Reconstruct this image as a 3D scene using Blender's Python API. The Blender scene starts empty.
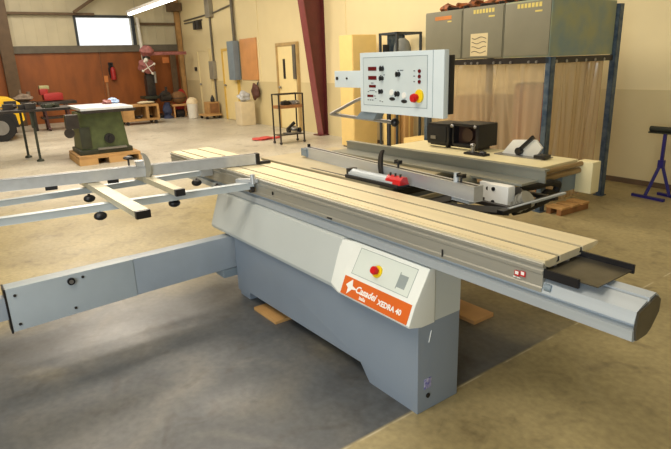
import bpy, bmesh, math, random
from mathutils import Vector, Matrix
random.seed(7)
S = bpy.context.scene
COL = S.collection
# ------------------------------------------------------------------ frames
# M: the saw's own axes (a along the blade towards the run-out end, b away from the operator)
# R: the building's axes (a along the long wall, b towards that wall)
FR = {}
for k, yaw in (('M', -.6305), ('R', -.5783)):
    FR[k] = (Vector((-math.sin(yaw), -math.cos(yaw), 0)), Vector((math.cos(yaw), -math.sin(yaw), 0)))
FR['C'] = (Vector((1, 0, 0)), Vector((0, 1, 0)))
def wpos(fr, p):
    A, B = FR[fr]
    return A * p[0] + B * p[1] + Vector((0, 0, p[2]))
def wrot(fr):
    A = FR[fr][0]
    return math.atan2(A.y, A.x)

# ------------------------------------------------------------------ materials
def srgb(r, g, b):
    f = lambda c: (c / 255 / 12.92) if c / 255 <= .04045 else ((c / 255 + .055) / 1.055) ** 2.4
    return (f(r), f(g), f(b), 1)
MATS = {}
def mat(name, rgb, rough=.5, metal=0, var=.12, scale=6, bump=0, stretch=(1, 1, 1), alpha=None, emit=None, coat=0, rgb2=None, spec=.5):
    if name in MATS: return MATS[name]
    m = bpy.data.materials.new(name); m.use_nodes = True
    nt = m.node_tree; N = nt.nodes; L = nt.links
    b = N['Principled BSDF']
    tc = N.new('ShaderNodeTexCoord'); mp = N.new('ShaderNodeMapping')
    mp.inputs['Scale'].default_value = stretch
    L.new(tc.outputs['Object'], mp.inputs[0])
    no = N.new('ShaderNodeTexNoise'); no.inputs['Scale'].default_value = scale; no.inputs['Detail'].default_value = 6
    L.new(mp.outputs[0], no.inputs[0])
    cr = N.new('ShaderNodeValToRGB')
    c = srgb(*rgb)
    c2 = srgb(*rgb2) if rgb2 else tuple(min(1, x * (1 + var)) for x in c[:3]) + (1,)
    c1 = c if rgb2 else tuple(x * (1 - var) for x in c[:3]) + (1,)
    cr.color_ramp.elements[0].color = c1; cr.color_ramp.elements[1].color = c2
    cr.color_ramp.elements[0].position = .35; cr.color_ramp.elements[1].position = .65
    L.new(no.outputs[0], cr.inputs[0]); L.new(cr.outputs[0], b.inputs['Base Color'])
    b.inputs['Roughness'].default_value = rough; b.inputs['Metallic'].default_value = metal
    b.inputs['Specular IOR Level'].default_value = spec
    b.inputs['Coat Weight'].default_value = coat
    if bump:
        bp = N.new('ShaderNodeBump'); bp.inputs['Strength'].default_value = bump; bp.inputs['Distance'].default_value = .01
        L.new(no.outputs[0], bp.inputs['Height']); L.new(bp.outputs[0], b.inputs['Normal'])
    if alpha is not None: b.inputs['Alpha'].default_value = alpha
    if emit:
        b.inputs['Emission Color'].default_value = srgb(*emit[0]); b.inputs['Emission Strength'].default_value = emit[1]
    MATS[name] = m
    return m

GREYC = mat('cabinet_paint', (126, 137, 150), .42, var=.05, scale=2)
HOOD = mat('hood_paint', (182, 188, 186), .4, var=.03, scale=2)
CONS = mat('console_paint', (222, 226, 222), .4, var=.02)
FACE = mat('membrane_face', (206, 214, 208), .3, var=.02)
ORNG = mat('orange_plate', (208, 98, 34), .4, var=.03)
WHITE = mat('white_paint', (232, 232, 228), .45, var=.03)
ALU = mat('anodised_aluminium', (196, 200, 204), .34, .55, var=.05, scale=4, stretch=(.3, 6, 6))
ALUC = mat('table_aluminium', (232, 220, 186), .42, .35, var=.04, scale=5, stretch=(.2, 8, 1))  # warm tint carries the walls' reflected light in the base colour
ALUD = mat('dull_aluminium', (160, 158, 148), .42, .35, var=.06, scale=5, stretch=(.2, 5, 5))
ALUB = mat('bright_aluminium', (178, 186, 192), .5, .3, var=.06, scale=5, stretch=(.2, 5, 5))
PLATE = mat('fence_aluminium', (150, 152, 144), .4, .6, var=.06, scale=4)
FRAMEM = mat('frame_aluminium', (190, 200, 206), .4, .3, var=.04)
BLACK = mat('black_plastic', (22, 22, 26), .42, var=.2)
RUB = mat('black_rubber', (16, 16, 17), .7, var=.2)
DSTEEL = mat('dark_steel', (58, 54, 52), .4, .5, var=.2, scale=10)
STEEL = mat('steel', (150, 148, 145), .35, .7, var=.1)
IRON = mat('cast_iron_table', (190, 178, 146), .4, .3, var=.05)
CREAM = mat('cream_sheet_metal', (224, 212, 168), .45, var=.04)
ARM = mat('swing_arm_paint', (160, 170, 180), .42, var=.04)
ARM2 = mat('swing_arm_cover_paint', (172, 182, 188), .42, var=.03)
PANEL = mat('control_panel_paint', (208, 220, 226), .4, var=.02)
PANELF = mat('control_panel_face', (200, 212, 216), .35, var=.02)
REDP = mat('red_plastic', (190, 24, 30), .3, var=.05)
YELP = mat('yellow_plastic', (238, 206, 30), .4, var=.03)
DRED = mat('dark_red_display', (96, 14, 26), .25, var=.1)
DARKM = mat('dark_tray', (92, 88, 78), .3, .6, var=.2, scale=12)
MAROON = mat('maroon_paint', (88, 34, 32), .45, var=.1)
MAROONL = mat('maroon_flange_paint', (128, 66, 66), .4, var=.1)
PLY = mat('stained_plywood', (122, 66, 22), .5, var=.22, scale=3, stretch=(1, 1, .35), rgb2=(148, 82, 30))
PLYL = mat('pale_plywood', (206, 158, 104), .55, var=.08, scale=4)
WOODT = mat('tan_wood', (176, 136, 84), .6, var=.15, scale=6)
WOODD = mat('worn_wood', (142, 98, 58), .65, var=.2, scale=8)
SIDING = mat('white_siding', (196, 188, 160), .5, var=.05, scale=2)
WALLC = mat('cream_wall', (226, 210, 164), .6, var=.03, scale=1.2)
WALLD = mat('cream_wall_lower', (208, 192, 146), .55, var=.04, scale=1.5)
DOORC = mat('cream_door', (236, 216, 158), .5, var=.02)
DOORF = mat('yellow_door_frame', (214, 178, 84), .5, var=.05)
SKIRT = mat('grey_girt', (96, 90, 78), .6, var=.1)
GIRT = mat('brown_girt', (96, 76, 54), .6, var=.15)
DBLUE = mat('dark_window_frame', (44, 52, 58), .5, var=.1)
GREEN = mat('green_machine_paint', (74, 84, 48), .5, var=.2, scale=8)
DGREEN = mat('dark_green_metal', (44, 48, 34), .5, var=.25)
YELM = mat('yellow_machine_paint', (232, 186, 24), .4, var=.08)
REDM = mat('red_machine_paint', (158, 34, 34), .45, var=.12)
GREYB = mat('grey_booth_paint', (128, 124, 104), .5, var=.06, scale=3)
GREYS = mat('worn_booth_side', (160, 162, 122), .5, var=.06, scale=4, rgb2=(128, 148, 144))
BSTEEL = mat('blue_grey_steel', (54, 74, 96), .5, .3, var=.2, scale=14, rgb2=(98, 112, 122))
NAVY = mat('navy_paint', (36, 32, 104), .42, var=.12)
CARD = mat('cardboard', (190, 150, 96), .7, var=.06)
CARDL = mat('pale_card', (228, 198, 128), .6, var=.03)
BROWN = mat('brown_cloth', (118, 84, 50), .85, var=.18, scale=14)
PINK = mat('faded_red_paint', (150, 92, 88), .55, var=.25, scale=12)
BLUED = mat('dark_blue_cloth', (42, 52, 84), .7, var=.2)
BLUEG = mat('blue_grey_paint', (120, 134, 144), .5, var=.06)
TUBE = mat('lit_tube', (255, 255, 250), .5, var=0, emit=((255, 252, 240), 7))
GLASS = mat('window_glass', (240, 246, 250), .05, var=0, alpha=.12)
PLASTW = mat('white_plastic', (222, 220, 210), .5, var=.04)
PAPER = mat('paper', (214, 196, 152), .6, var=.05)
ORLBL = mat('orange_label', (204, 128, 66), .5, var=.1)
YELLBL = mat('yellow_lettering', (216, 196, 110), .5, var=.05)
BLUESM = mat('pale_blue_plastic', (150, 176, 214), .4, var=.1)
REDCL = mat('red_cloth', (190, 74, 66), .8, var=.1)
CLEARP = mat('clear_plastic', (226, 222, 208), .25, var=.05, alpha=.6)

def curtain_mat():
    m = bpy.data.materials.new('clear_vinyl_curtain'); m.use_nodes = True
    nt = m.node_tree; N = nt.nodes; L = nt.links
    b = N['Principled BSDF']; out = N['Material Output']
    b.inputs['Base Color'].default_value = srgb(224, 208, 176); b.inputs['Roughness'].default_value = .2; b.inputs['Specular IOR Level'].default_value = 1
    tr = N.new('ShaderNodeBsdfTransparent'); tr.inputs[0].default_value = (.96, .92, .84, 1)
    tl = N.new('ShaderNodeBsdfTranslucent'); tl.inputs[0].default_value = srgb(214, 186, 146)
    mx0 = N.new('ShaderNodeMixShader'); mx0.inputs[0].default_value = .35
    L.new(b.outputs[0], mx0.inputs[1]); L.new(tl.outputs[0], mx0.inputs[2])
    mx = N.new('ShaderNodeMixShader')
    tc = N.new('ShaderNodeTexCoord'); mp = N.new('ShaderNodeMapping'); mp.inputs['Scale'].default_value = (1, 1, .15)
    no = N.new('ShaderNodeTexNoise'); no.inputs['Scale'].default_value = 6
    L.new(tc.outputs['Object'], mp.inputs[0]); L.new(mp.outputs[0], no.inputs[0])
    mr = N.new('ShaderNodeMapRange'); mr.inputs['From Min'].default_value = .3; mr.inputs['From Max'].default_value = .7
    mr.inputs['To Min'].default_value = .40; mr.inputs['To Max'].default_value = .48
    L.new(no.outputs[0], mr.inputs[0]); L.new(mr.outputs[0], mx.inputs[0])
    L.new(tr.outputs[0], mx.inputs[1]); L.new(mx0.outputs[0], mx.inputs[2]); L.new(mx.outputs[0], out.inputs[0])
    return m
CURT = curtain_mat()

# ------------------------------------------------------------------ mesh builder (local frame coordinates)
class MB:
    def __init__(s): s.bm = bmesh.new(); s.smooth = False
    def _add(s, tmp, bev=0, seg=2):
        if bev:
            bmesh.ops.bevel(tmp, geom=tmp.edges[:], offset=bev, segments=seg, affect='EDGES', profile=.7, clamp_overlap=True)
        me = bpy.data.meshes.new('tmp'); tmp.to_mesh(me); tmp.free()
        s.bm.from_mesh(me); bpy.data.meshes.remove(me); return s
    def box(s, x0, x1, y0, y1, z0, z1, bev=0, M=None):
        t = bmesh.new(); bmesh.ops.create_cube(t, size=1)
        for v in t.verts:
            v.co = Vector(((x0 + x1) / 2 + v.co.x * (x1 - x0), (y0 + y1) / 2 + v.co.y * (y1 - y0), (z0 + z1) / 2 + v.co.z * (z1 - z0)))
        if M is not None: t.transform(M)
        return s._add(t, bev)
    def bar(s, p, q, w, hgt, bev=0, up=(0, 0, 1)):
        p = Vector(p); q = Vector(q); d = (q - p); L = d.length; d.normalize()
        side = d.cross(Vector(up)).normalized(); u2 = side.cross(d)
        t = bmesh.new(); bmesh.ops.create_cube(t, size=1)
        for v in t.verts:
            v.co = (p + q) / 2 + d * (v.co.x * L) + side * (v.co.y * w) + u2 * (v.co.z * hgt)
        return s._add(t, bev)
    def cyl(s, p, q, r, r2=None, seg=20, caps=True):
        p = Vector(p); q = Vector(q); d = q - p
        t = bmesh.new()
        bmesh.ops.create_cone(t, cap_ends=caps, segments=seg, radius1=r, radius2=r if r2 is None else r2, depth=d.length)
        t.transform(Matrix.Translation((p + q) / 2) @ d.to_track_quat('Z', 'Y').to_matrix().to_4x4())
        return s._add(t)
    def tube(s, pts, r, seg=10):
        for a, b in zip(pts[:-1], pts[1:]): s.cyl(a, b, r, seg=seg)
        for a in pts[1:-1]: s.ball(a, (r, r, r), 8)
        return s
    def ball(s, c, rad, n=14):
        t = bmesh.new(); bmesh.ops.create_uvsphere(t, u_segments=n, v_segments=max(6, n // 2 + 2), radius=1)
        for v in t.verts: v.co = Vector((c[0] + v.co.x * rad[0], c[1] + v.co.y * rad[1], c[2] + v.co.z * rad[2]))
        return s._add(t)
    def prism(s, prof, x0, x1, axis='x', bev=0):
        # prof: (y,z) outline swept along x; axis 'y': (x,z) outline swept along y; axis 'z': (x,y) swept along z
        f = {'x': lambda a, b, c: (c, a, b), 'y': lambda a, b, c: (a, c, b), 'z': lambda a, b, c: (a, b, c)}[axis]
        t = bmesh.new()
        A = [t.verts.new(f(a, b, x0)) for a, b in prof]; B = [t.verts.new(f(a, b, x1)) for a, b in prof]
        n = len(prof)
        t.faces.new(A); t.faces.new(B[::-1])
        for i in range(n): t.faces.new((A[i], B[i], B[(i + 1) % n], A[(i + 1) % n]))
        bmesh.ops.recalc_face_normals(t, faces=t.faces[:])
        return s._add(t, bev)
    def loft(s, A, B):
        t = bmesh.new(); a = [t.verts.new(p) for p in A]; b = [t.verts.new(p) for p in B]; n = len(a)
        t.faces.new(a); t.faces.new(b[::-1])
        for i in range(n): t.faces.new((a[i], b[i], b[(i + 1) % n], a[(i + 1) % n]))
        bmesh.ops.recalc_face_normals(t, faces=t.faces[:])
        return s._add(t)
    def lathe(s, prof, c, seg=24):
        t = bmesh.new(); rings = []
        for r, z in prof:
            rings.append([t.verts.new((c[0] + r * math.cos(2 * math.pi * i / seg), c[1] + r * math.sin(2 * math.pi * i / seg), c[2] + z)) for i in range(seg)])
        for a, b in zip(rings[:-1], rings[1:]):
            for i in range(seg): t.faces.new((a[i], a[(i + 1) % seg], b[(i + 1) % seg], b[i]))
        t.faces.new(rings[0][::-1]); t.faces.new(rings[-1])
        bmesh.ops.recalc_face_normals(t, faces=t.faces[:])
        return s._add(t)
    def blob(s, c, rad, amp=.25, n=3, seed=0):
        rnd = random.Random(seed); t = bmesh.new(); bmesh.ops.create_icosphere(t, subdivisions=n, radius=1)
        ph = [rnd.uniform(0, 6) for _ in range(6)]
        for v in t.verts:
            k = 1 + amp * (math.sin(3 * v.co.x + ph[0]) * math.sin(4 * v.co.y + ph[1]) + .6 * math.sin(6 * v.co.z + ph[2] + 3 * v.co.x))
            v.co = Vector((c[0] + v.co.x * rad[0] * k, c[1] + v.co.y * rad[1] * k, c[2] + v.co.z * rad[2] * k))
        return s._add(t)
    def build(s, name, m, parent, smooth=None):
        me = bpy.data.meshes.new(name)
        if smooth is not False:
            for f in s.bm.faces: f.smooth = True
            for e in s.bm.edges:
                if len(e.link_faces) == 2 and e.calc_face_angle(0) > .6: e.smooth = False
        root = parent
        while root is not None and 'base' not in root: root = root.parent
        base = Vector(root['base']) if root else Vector((0, 0, 0))
        bmesh.ops.translate(s.bm, verts=s.bm.verts[:], vec=-base)
        s.bm.to_mesh(me); s.bm.free()
        me.materials.append(m)
        o = bpy.data.objects.new(name, me); COL.objects.link(o); o.parent = parent
        return o

ROOTS = []
def thing(name, label, cat, fr, base, group=None, kind=None):
    o = bpy.data.objects.new(name, None); COL.objects.link(o)
    o.empty_display_size = .05
    o.location = wpos(fr, base); o.rotation_euler = (0, 0, wrot(fr))
    o['base'] = tuple(base)
    if label: o['label'] = label
    if cat: o['category'] = cat
    if group: o['group'] = group
    if kind: o['kind'] = kind
    ROOTS.append(o); return o
def single(name, label, cat, fr, base, mb, m, group=None, kind=None):
    me_o = mb
    o = None
    bmesh.ops.translate(mb.bm, verts=mb.bm.verts[:], vec=-Vector(base))
    me = bpy.data.meshes.new(name)
    for f in mb.bm.faces: f.smooth = True
    for e in mb.bm.edges:
        if len(e.link_faces) == 2 and e.calc_face_angle(0) > .6: e.smooth = False
    mb.bm.to_mesh(me); mb.bm.free(); me.materials.append(m)
    o = bpy.data.objects.new(name, me); COL.objects.link(o)
    o.location = wpos(fr, base); o.rotation_euler = (0, 0, wrot(fr))
    o['base'] = tuple(base)
    if label: o['label'] = label
    if cat: o['category'] = cat
    if group: o['group'] = group
    if kind: o['kind'] = kind
    ROOTS.append(o)
    return o
def struct(name, fr, mb, m):
    return single(name, None, None, fr, (0, 0, 0), mb, m, kind='structure')
def lab(o, t): o['label'] = t; return o
def text(name, txt, size, m, parent, origin, xdir, updir, ext=.0006, bold=0, shear=0):
    """lettering as a thin mesh; origin/xdir/updir in the parent's local frame coordinates"""
    cu = bpy.data.curves.new(name, 'FONT'); cu.body = txt; cu.size = size; cu.extrude = ext; cu.offset = bold; cu.shear = shear
    cu.resolution_u = 3
    tmp = bpy.data.objects.new('tmp', cu); COL.objects.link(tmp)
    dg = bpy.context.evaluated_depsgraph_get()
    me = bpy.data.meshes.new_from_object(tmp.evaluated_get(dg)); me.name = name
    bpy.data.objects.remove(tmp); bpy.data.curves.remove(cu)
    X = Vector(xdir).normalized(); U = Vector(updir).normalized(); Z = X.cross(U)
    root = parent
    while 'base' not in root: root = root.parent
    o3 = Vector(origin) - Vector(root['base'])
    M = Matrix(((X.x, U.x, Z.x, o3.x), (X.y, U.y, Z.y, o3.y), (X.z, U.z, Z.z, o3.z), (0, 0, 0, 1)))
    me.transform(M); me.materials.clear(); me.materials.append(m)
    o = bpy.data.objects.new(name, me); COL.objects.link(o); o.parent = parent
    return o

# ================================================================== SETTING
UB, VW, VL, UR, ZC = -19.5, 6.63, -8.0, 6.0, 4.7
def floor_mat():
    m = bpy.data.materials.new('sealed_concrete'); m.use_nodes = True
    nt = m.node_tree; N = nt.nodes; L = nt.links; b = N['Principled BSDF']
    tc = N.new('ShaderNodeTexCoord')
    def noise(sc, det=5, dist=0):
        n = N.new('ShaderNodeTexNoise'); n.inputs['Scale'].default_value = sc; n.inputs['Detail'].default_value = det
        n.inputs['Distortion'].default_value = dist; L.new(tc.outputs['Object'], n.inputs[0]); return n.outputs[0]
    def ramp(src, stops):
        r = N.new('ShaderNodeValToRGB'); L.new(src, r.inputs[0])
        e = r.color_ramp.elements
        while len(e) < len(stops): e.new(.5)
        for i, (p, c) in enumerate(stops): e[i].position = p; e[i].color = c
        return r.outputs[0]
    def mix(f, a, c, bl='MIX'):
        x = N.new('ShaderNodeMix'); x.data_type = 'RGBA'; x.blend_type = bl
        if isinstance(f, float): x.inputs[0].default_value = f
        else: L.new(f, x.inputs[0])
        for i, q in ((6, a), (7, c)):
            if isinstance(q, tuple): x.inputs[i].default_value = q
            else: L.new(q, x.inputs[i])
        return x.outputs[2]
    def math_(op, a, c, clamp=False):
        x = N.new('ShaderNodeMath'); x.operation = op; x.use_clamp = clamp
        for i, q in ((0, a), (1, c)):
            if isinstance(q, (int, float)): x.inputs[i].default_value = q
            else: L.new(q, x.inputs[i])
        return x.outputs[0]
    sep = N.new('ShaderNodeSeparateXYZ'); L.new(tc.outputs['Object'], sep.inputs[0])
    px, py = sep.outputs[0], sep.outputs[1]        # floor object is in the saw's axes
    gold = ramp(noise(1.3), [(.3, srgb(140, 127, 92)), (.7, srgb(170, 156, 114))])
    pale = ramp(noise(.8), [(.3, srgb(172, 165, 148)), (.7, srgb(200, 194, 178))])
    grey = ramp(noise(2.0, 7, .4), [(.2, srgb(58, 60, 63)), (.45, srgb(82, 85, 88)), (.6, srgb(96, 96, 94)), (.8, srgb(122, 117, 104))])
    # paler floor in the far bays: reflected light painted into the colour
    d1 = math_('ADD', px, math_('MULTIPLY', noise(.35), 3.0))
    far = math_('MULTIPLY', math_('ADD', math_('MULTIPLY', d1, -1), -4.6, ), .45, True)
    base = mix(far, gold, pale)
    # dark patched slab in front of and under the saw, ending at the saw cut joint
    n2 = noise(1.1, 6)
    wob = math_('MULTIPLY', math_('SUBTRACT', n2, .5), 1.1)
    e1 = math_('MULTIPLY', math_('ADD', math_('MULTIPLY', px, -1), -1.55), 60, True)
    e2 = math_('MULTIPLY', math_('ADD', px, math_('ADD', 4.3, wob)), 1.4, True)
    e3 = math_('MULTIPLY', math_('SUBTRACT', math_('ADD', 2.9, wob), py), 2.0, True)
    e4 = math_('MULTIPLY', math_('ADD', py, math_('SUBTRACT', math_('MULTIPLY', math_('ADD', px, 3.0), .9), math_('MULTIPLY', wob, 1.0))), 1.6, True)
    dk = math_('MULTIPLY', math_('MULTIPLY', e1, e2), e3)
    base = mix(dk, base, grey)
    # stains and scuffs
    st = ramp(noise(5, 8, 1.2), [(.55, (0, 0, 0, 1)), (.72, (1, 1, 1, 1))])
    base = mix(math_('MULTIPLY', st, .38), base, srgb(58, 50, 40))
    sc = ramp(noise(1.6, 9, 1.5), [(.60, (0, 0, 0, 1)), (.74, (1, 1, 1, 1))])
    base = mix(math_('MULTIPLY', sc, .12), base, srgb(186, 178, 160))
    gn = ramp(noise(28, 8), [(.3, (.82, .82, .82, 1)), (.7, (1.12, 1.12, 1.12, 1))]); base = mix(1.0, base, gn, 'MULTIPLY')
    # thin pale joint filler along the slab edge
    jl = math_('SUBTRACT', 1, math_('MULTIPLY', math_('ABSOLUTE', math_('ADD', px, 1.55), 0), 130), True)
    jn = ramp(noise(6, 4), [(.42, (0, 0, 0, 1)), (.58, (1, 1, 1, 1))])
    base = mix(math_('MULTIPLY', math_('MULTIPLY', jl, jn), .7), base, srgb(206, 196, 170))
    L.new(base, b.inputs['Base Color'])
    rr = ramp(noise(1.7, 6), [(.3, (.3, .3, .3, 1)), (.7, (.46, .46, .46, 1))]); L.new(rr, b.inputs['Roughness'])
    bp = N.new('ShaderNodeBump'); bp.inputs['Strength'].default_value = .12; bp.inputs['Distance'].default_value = .01
    L.new(noise(9, 6), bp.inputs['Height']); L.new(bp.outputs[0], b.inputs['Normal'])
    return m
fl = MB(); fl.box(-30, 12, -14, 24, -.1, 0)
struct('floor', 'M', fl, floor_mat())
# long wall with door openings drawn as recessed doors
w = MB(); w.box(UB - .2, UR, VW, VW + .2, 1.12, ZC); struct('wall_right', 'R', w, WALLC)
w = MB(); w.box(UB - .2, UR, VW - .006, VW + .2, 0, 1.12); struct('trim_1', 'R', w, WALLD)
w = MB(); w.box(-8.6, UR, VW - .03, VW - .006, 0, .06); struct('baseboard_right', 'R', w, GIRT)
# shallow vertical seams of the wall sheets
w = MB()
for u in (-13.5, -9.55, -6.0): w.box(u, u + .035, VW - .012, VW, 1.12, ZC)
struct('trim_2', 'R', w, WALLC)
# back wall with a window opening
WV0, WV1, WZ0, WZ1 = 3.36, 5.02, 2.31, 3.15
w = MB()
w.box(UB - .2, UB, VL, WV0, 2.12, ZC); w.box(UB - .2, UB, WV1, VW, 2.12, ZC)
w.box(UB - .2, UB, WV0, WV1, 2.12, WZ0); w.box(UB - .2, UB, WV0, WV1, WZ1, ZC)
w.box(UB - .2, UB, VL, VW, 0, 2.12)
v = VL
while v < VW:
    if not (WV0 - .1 < v < WV1 + .06): w.box(UB, UB + .02, v, v + .05, 2.38, ZC)
    v += .3
struct('wall_back', 'R', w, SIDING)
w = MB()
for i, (v0, v1) in enumerate(((VL, -3.6), (-3.59, -1.2), (-1.19, 1.23), (1.24, 3.9), (3.91, 5.33), (5.34, 6.62))):
    w.box(UB + .001, UB + .03, v0, v1, 0, 2.1)
struct('trim_3', 'R', w, PLY)
w = MB(); w.box(UB + .001, UB + .1, VL, VW, 2.1, 2.31); struct('trim_4', 'R', w, SKIRT)
w = MB(); w.box(UB + .02, UB + .16, VL, 3.9, 3.2, 3.27, ); w.box(UB + .02, UB + .12, 5.15, 6.7, 2.92, 3.0); struct('trim_5', 'R', w, GIRT)
w = MB(); w.box(UB + .03, UB + .3, 1.16, 1.5, 0, ZC, .01); struct('trim_6', 'R', w, GIRT)
w = MB(); w.bar((UB + .25, 3.3, 3.27), (UB + .25, 5.2, 4.5), .12, .09); w.box(UB + .1, UB + .5, 6.2, 6.6, 3.35, 3.6); struct('trim_7', 'R', w, GIRT)
w = MB(); w.box(UB + .04, UB + .2, 6.45, 6.6, 0, ZC); struct('trim_8', 'R', w, WOODT)
w = MB(); w.box(UB + .21, UB + .24, 6.1, 6.3, .7, 2.0); struct('trim_9', 'R', w, GIRT)
# window
w = MB()
w.box(UB - .06, UB + .05, WV0 - .07, WV0, WZ0 - .02, WZ1 + .06); w.box(UB - .06, UB + .05, WV1, WV1 + .1, WZ0 - .02, WZ1 + .06)
w.box(UB - .06, UB + .05, WV0, WV1, WZ1, WZ1 + .07); w.box(UB - .06, UB + .05, WV0, WV1, WZ0 - .05, WZ0)
wf = struct('window_1', 'R', w, DBLUE)
g = MB(); g.box(UB - .1, UB - .09, WV0, WV1, WZ0, WZ1); g.build('window_glass', GLASS, wf)
w = MB(); w.box(UB - .2, UR, VL - .2, VL, 0, ZC); struct('wall_left', 'R', w, WALLC)
w = MB(); w.box(UR, UR + .2, VL, VW, 0, ZC); struct('wall_front', 'R', w, WALLD)
w = MB(); w.box(UB - .2, UR, VL - .2, VW + .2, ZC, ZC + .1); struct('ceiling', 'R', w, SIDING)
# doors in the long wall
def door(n, u0, u1, top, mleaf, mframe, fw=.07):
    f = MB()
    f.box(u0 - fw, u0, VW - .07, VW - .003, 0, top + fw); f.box(u1, u1 + fw, VW - .07, VW - .003, 0, top + fw); f.box(u0, u1, VW - .07, VW - .003, top, top + fw)
    r = struct('door_%d' % n, 'R', f, mframe)
    l = MB(); l.box(u0, u1, VW - .045, VW - .007, .01, top, .004); lf = l.build('door_leaf', mleaf, r)
    k = MB(); k.ball((u0 + .09, VW - .09, 1.0), (.035, .035, .035), 10); k.cyl((u0 + .09, VW - .08, 1), (u0 + .09, VW - .04, 1), .015); k.build('door_handle', STEEL, lf)
    return r, lf
door(1, -17.85, -16.95, 2.02, WALLC, WALLC, .05)
door(2, -15.82, -14.9, 1.96, DOORC, DOORF)
r3, l3 = door(3, -12.40, -11.50, 1.96, DOORC, mat('tan_door_frame', (178, 150, 100), .5))
k = MB(); k.box(-12.16, -12.05, VW - .05, VW - .044, 1.2, 1.66); k.build('window_slit', DSTEEL, l3)
k = MB(); k.box(-11.60, -11.48, VW - .1, VW - .07, 1.2, 1.97, .004); k.box(-11.585, -11.495, VW - .104, VW - .1, 1.5, 1.52); k.build('dark_panel', SKIRT, r3)
# ceiling lamp in view
t = thing('fluorescent_lamp', 'long lit fluorescent strip lamp hanging up left of the window', 'lamp', 'R', (-16.6, 4.80, 3.15))
m_ = MB(); m_.box(-18.75, -14.2, 4.72, 4.88, 3.22, 3.29, .005); hs = m_.build('lamp_housing', WHITE, t)
m_ = MB(); m_.cyl((-18.7, 4.80, 3.185), (-14.25, 4.80, 3.185), .04, seg=16); m_.build('tube', TUBE, t)
for u in (-18, -15):
    m_ = MB(); m_.cyl((u, 4.8, 3.29), (u, 4.8, ZC), .006, seg=6); m_.build('hanging_wire', STEEL, t)
# tapered steel column against the long wall
t = thing('steel_column', 'dark red tapered steel building column against the cream wall', 'column', 'R', (-10.4, 6.5, 0))
m_ = MB(); m_.prism([(6.61, 0), (6.50, 0), (5.90, ZC), (6.61, ZC)], -10.41, -10.385); m_.build('web', MAROON, t)
m_ = MB(); m_.loft([(-10.52, 6.50, 0), (-10.30, 6.50, 0), (-10.30, 6.48, 0), (-10.52, 6.48, 0)], [(-10.52, 5.90, ZC), (-10.30, 5.90, ZC), (-10.30, 5.88, ZC), (-10.52, 5.88, ZC)])
m_.build('front_flange', MAROONL, t)
m_ = MB(); m_.box(-10.52, -10.30, 6.61, 6.622, 0, ZC); m_.build('rear_flange', MAROON, t)
m_ = MB(); m_.box(-10.55, -10.27, 6.38, 6.62, 0, .02); m_.build('base_plate', MAROON, t)

# ================================================================== PANEL SAW
saw = thing('sliding_table_saw', 'large grey sliding table panel saw with orange name plate', 'saw', 'M', (-2.4, 1.75, 0))
# cabinet under the beam
m_ = MB()
prof = [(-3.28, .05), (-3.12, .05), (-3.10, .075), (-1.93, .085), (-1.86, 0.0), (-1.523, 0), (-1.523, .445), (-3.28, .445)]
m_.prism(prof, 1.535, 1.80, 'y', .004)
m_.box(-3.28, -1.5235, 1.62, 1.80, .44, .70); cab = m_.build('cabinet', GREYC, saw)
m_ = MB(); m_.cyl((-1.5235, 1.60, .075), (-1.519, 1.60, .075), .012); m_.build('floor_bolt_hole', BLACK, cab)
m_ = MB(); m_.box(-1.523, -1.521, 1.575, 1.62, .115, .165, .0005); st = lab(m_.build('sticker', mat('blue_sticker', (96, 96, 170), .4, rgb2=(190, 190, 210), scale=60), cab), 'small blue and white sticker')
m_ = MB()
m_.bar((-1.5222, 1.60, .345), (-1.5222, 1.615, .40), .0006, .006, up=(1, 0, 0))
m_.build('scratch', WHITE, cab)
m_ = MB(); m_.box(-3.3, -3.16, 1.56, 1.78, 0, .06, .004); m_.build('foot', GREYC, cab)
# hood
hp = [(1.60, .70), (1.575, .69), (1.50, .47), (1.505, .45), (1.535, .435), (1.80, .435), (1.80, .70)]
m_ = MB(); m_.prism(hp, -3.56, -2.104, 'x', .004); m_.build('hood', HOOD, saw)
# control console on the hood
cp = [(1.63, .694), (1.597, .694), (1.512, .55), (1.474, .462), (1.478, .452), (1.55, .435), (1.63, .435)]
m_ = MB(); m_.prism(cp, -2.02, -1.518, 'x', .003)
hq = [(1.63, .69), (1.575, .689), (1.537, .585), (1.499, .475), (1.503, .452), (1.55, .434), (1.63, .434)]
m_.loft([(-2.018,) + p for p in cp], [(-2.11,) + p for p in hq])
con = m_.build('control_console', CONS, saw)
# face frame coordinates: along face slope
fu = Vector((0, 1.60 - 1.512, .695 - .548)); fl_ = fu.length; fun = fu.normalized(); fn = Vector((1, 0, 0)).cross(fun).normalized()
def fpt(u, s, off=0): return Vector((u, 1.512, .548)) + fun * (s * fl_) + fn * off
def slab(m, u0, u1, s0, s1, off0, off1):
    A = [fpt(u0, s0, off0), fpt(u1, s0, off0), fpt(u1, s1, off0), fpt(u0, s1, off0)]
    B = [fpt(u0, s0, off1), fpt(u1, s0, off1), fpt(u1, s1, off1), fpt(u0, s1, off1)]
    m.loft(A, B); return m
m_ = MB(); slab(m_, -1.965, -1.575, .10, .88, .0005, .002); m_.build('face_plate', FACE, con)
m_ = MB()
for (a0, a1, s0, s1) in ((-1.965, -1.575, .10, .115), (-1.965, -1.575, .865, .88), (-1.965, -1.962, .10, .88), (-1.578, -1.575, .10, .88), (-1.66, -1.61, .25, .6), (-1.665, -1.66, .2, .65)): slab(m_, a0, a1, s0, s1, .002, .0024)
m_.build('face_lines', mat('line_grey', (140, 150, 150), .4), con)
m_ = MB(); c = fpt(-1.80, .42); m_.cyl(c + fn * .001, c + fn * .010, .029, seg=24); m_.build('switch_base', YELP, con)
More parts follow.
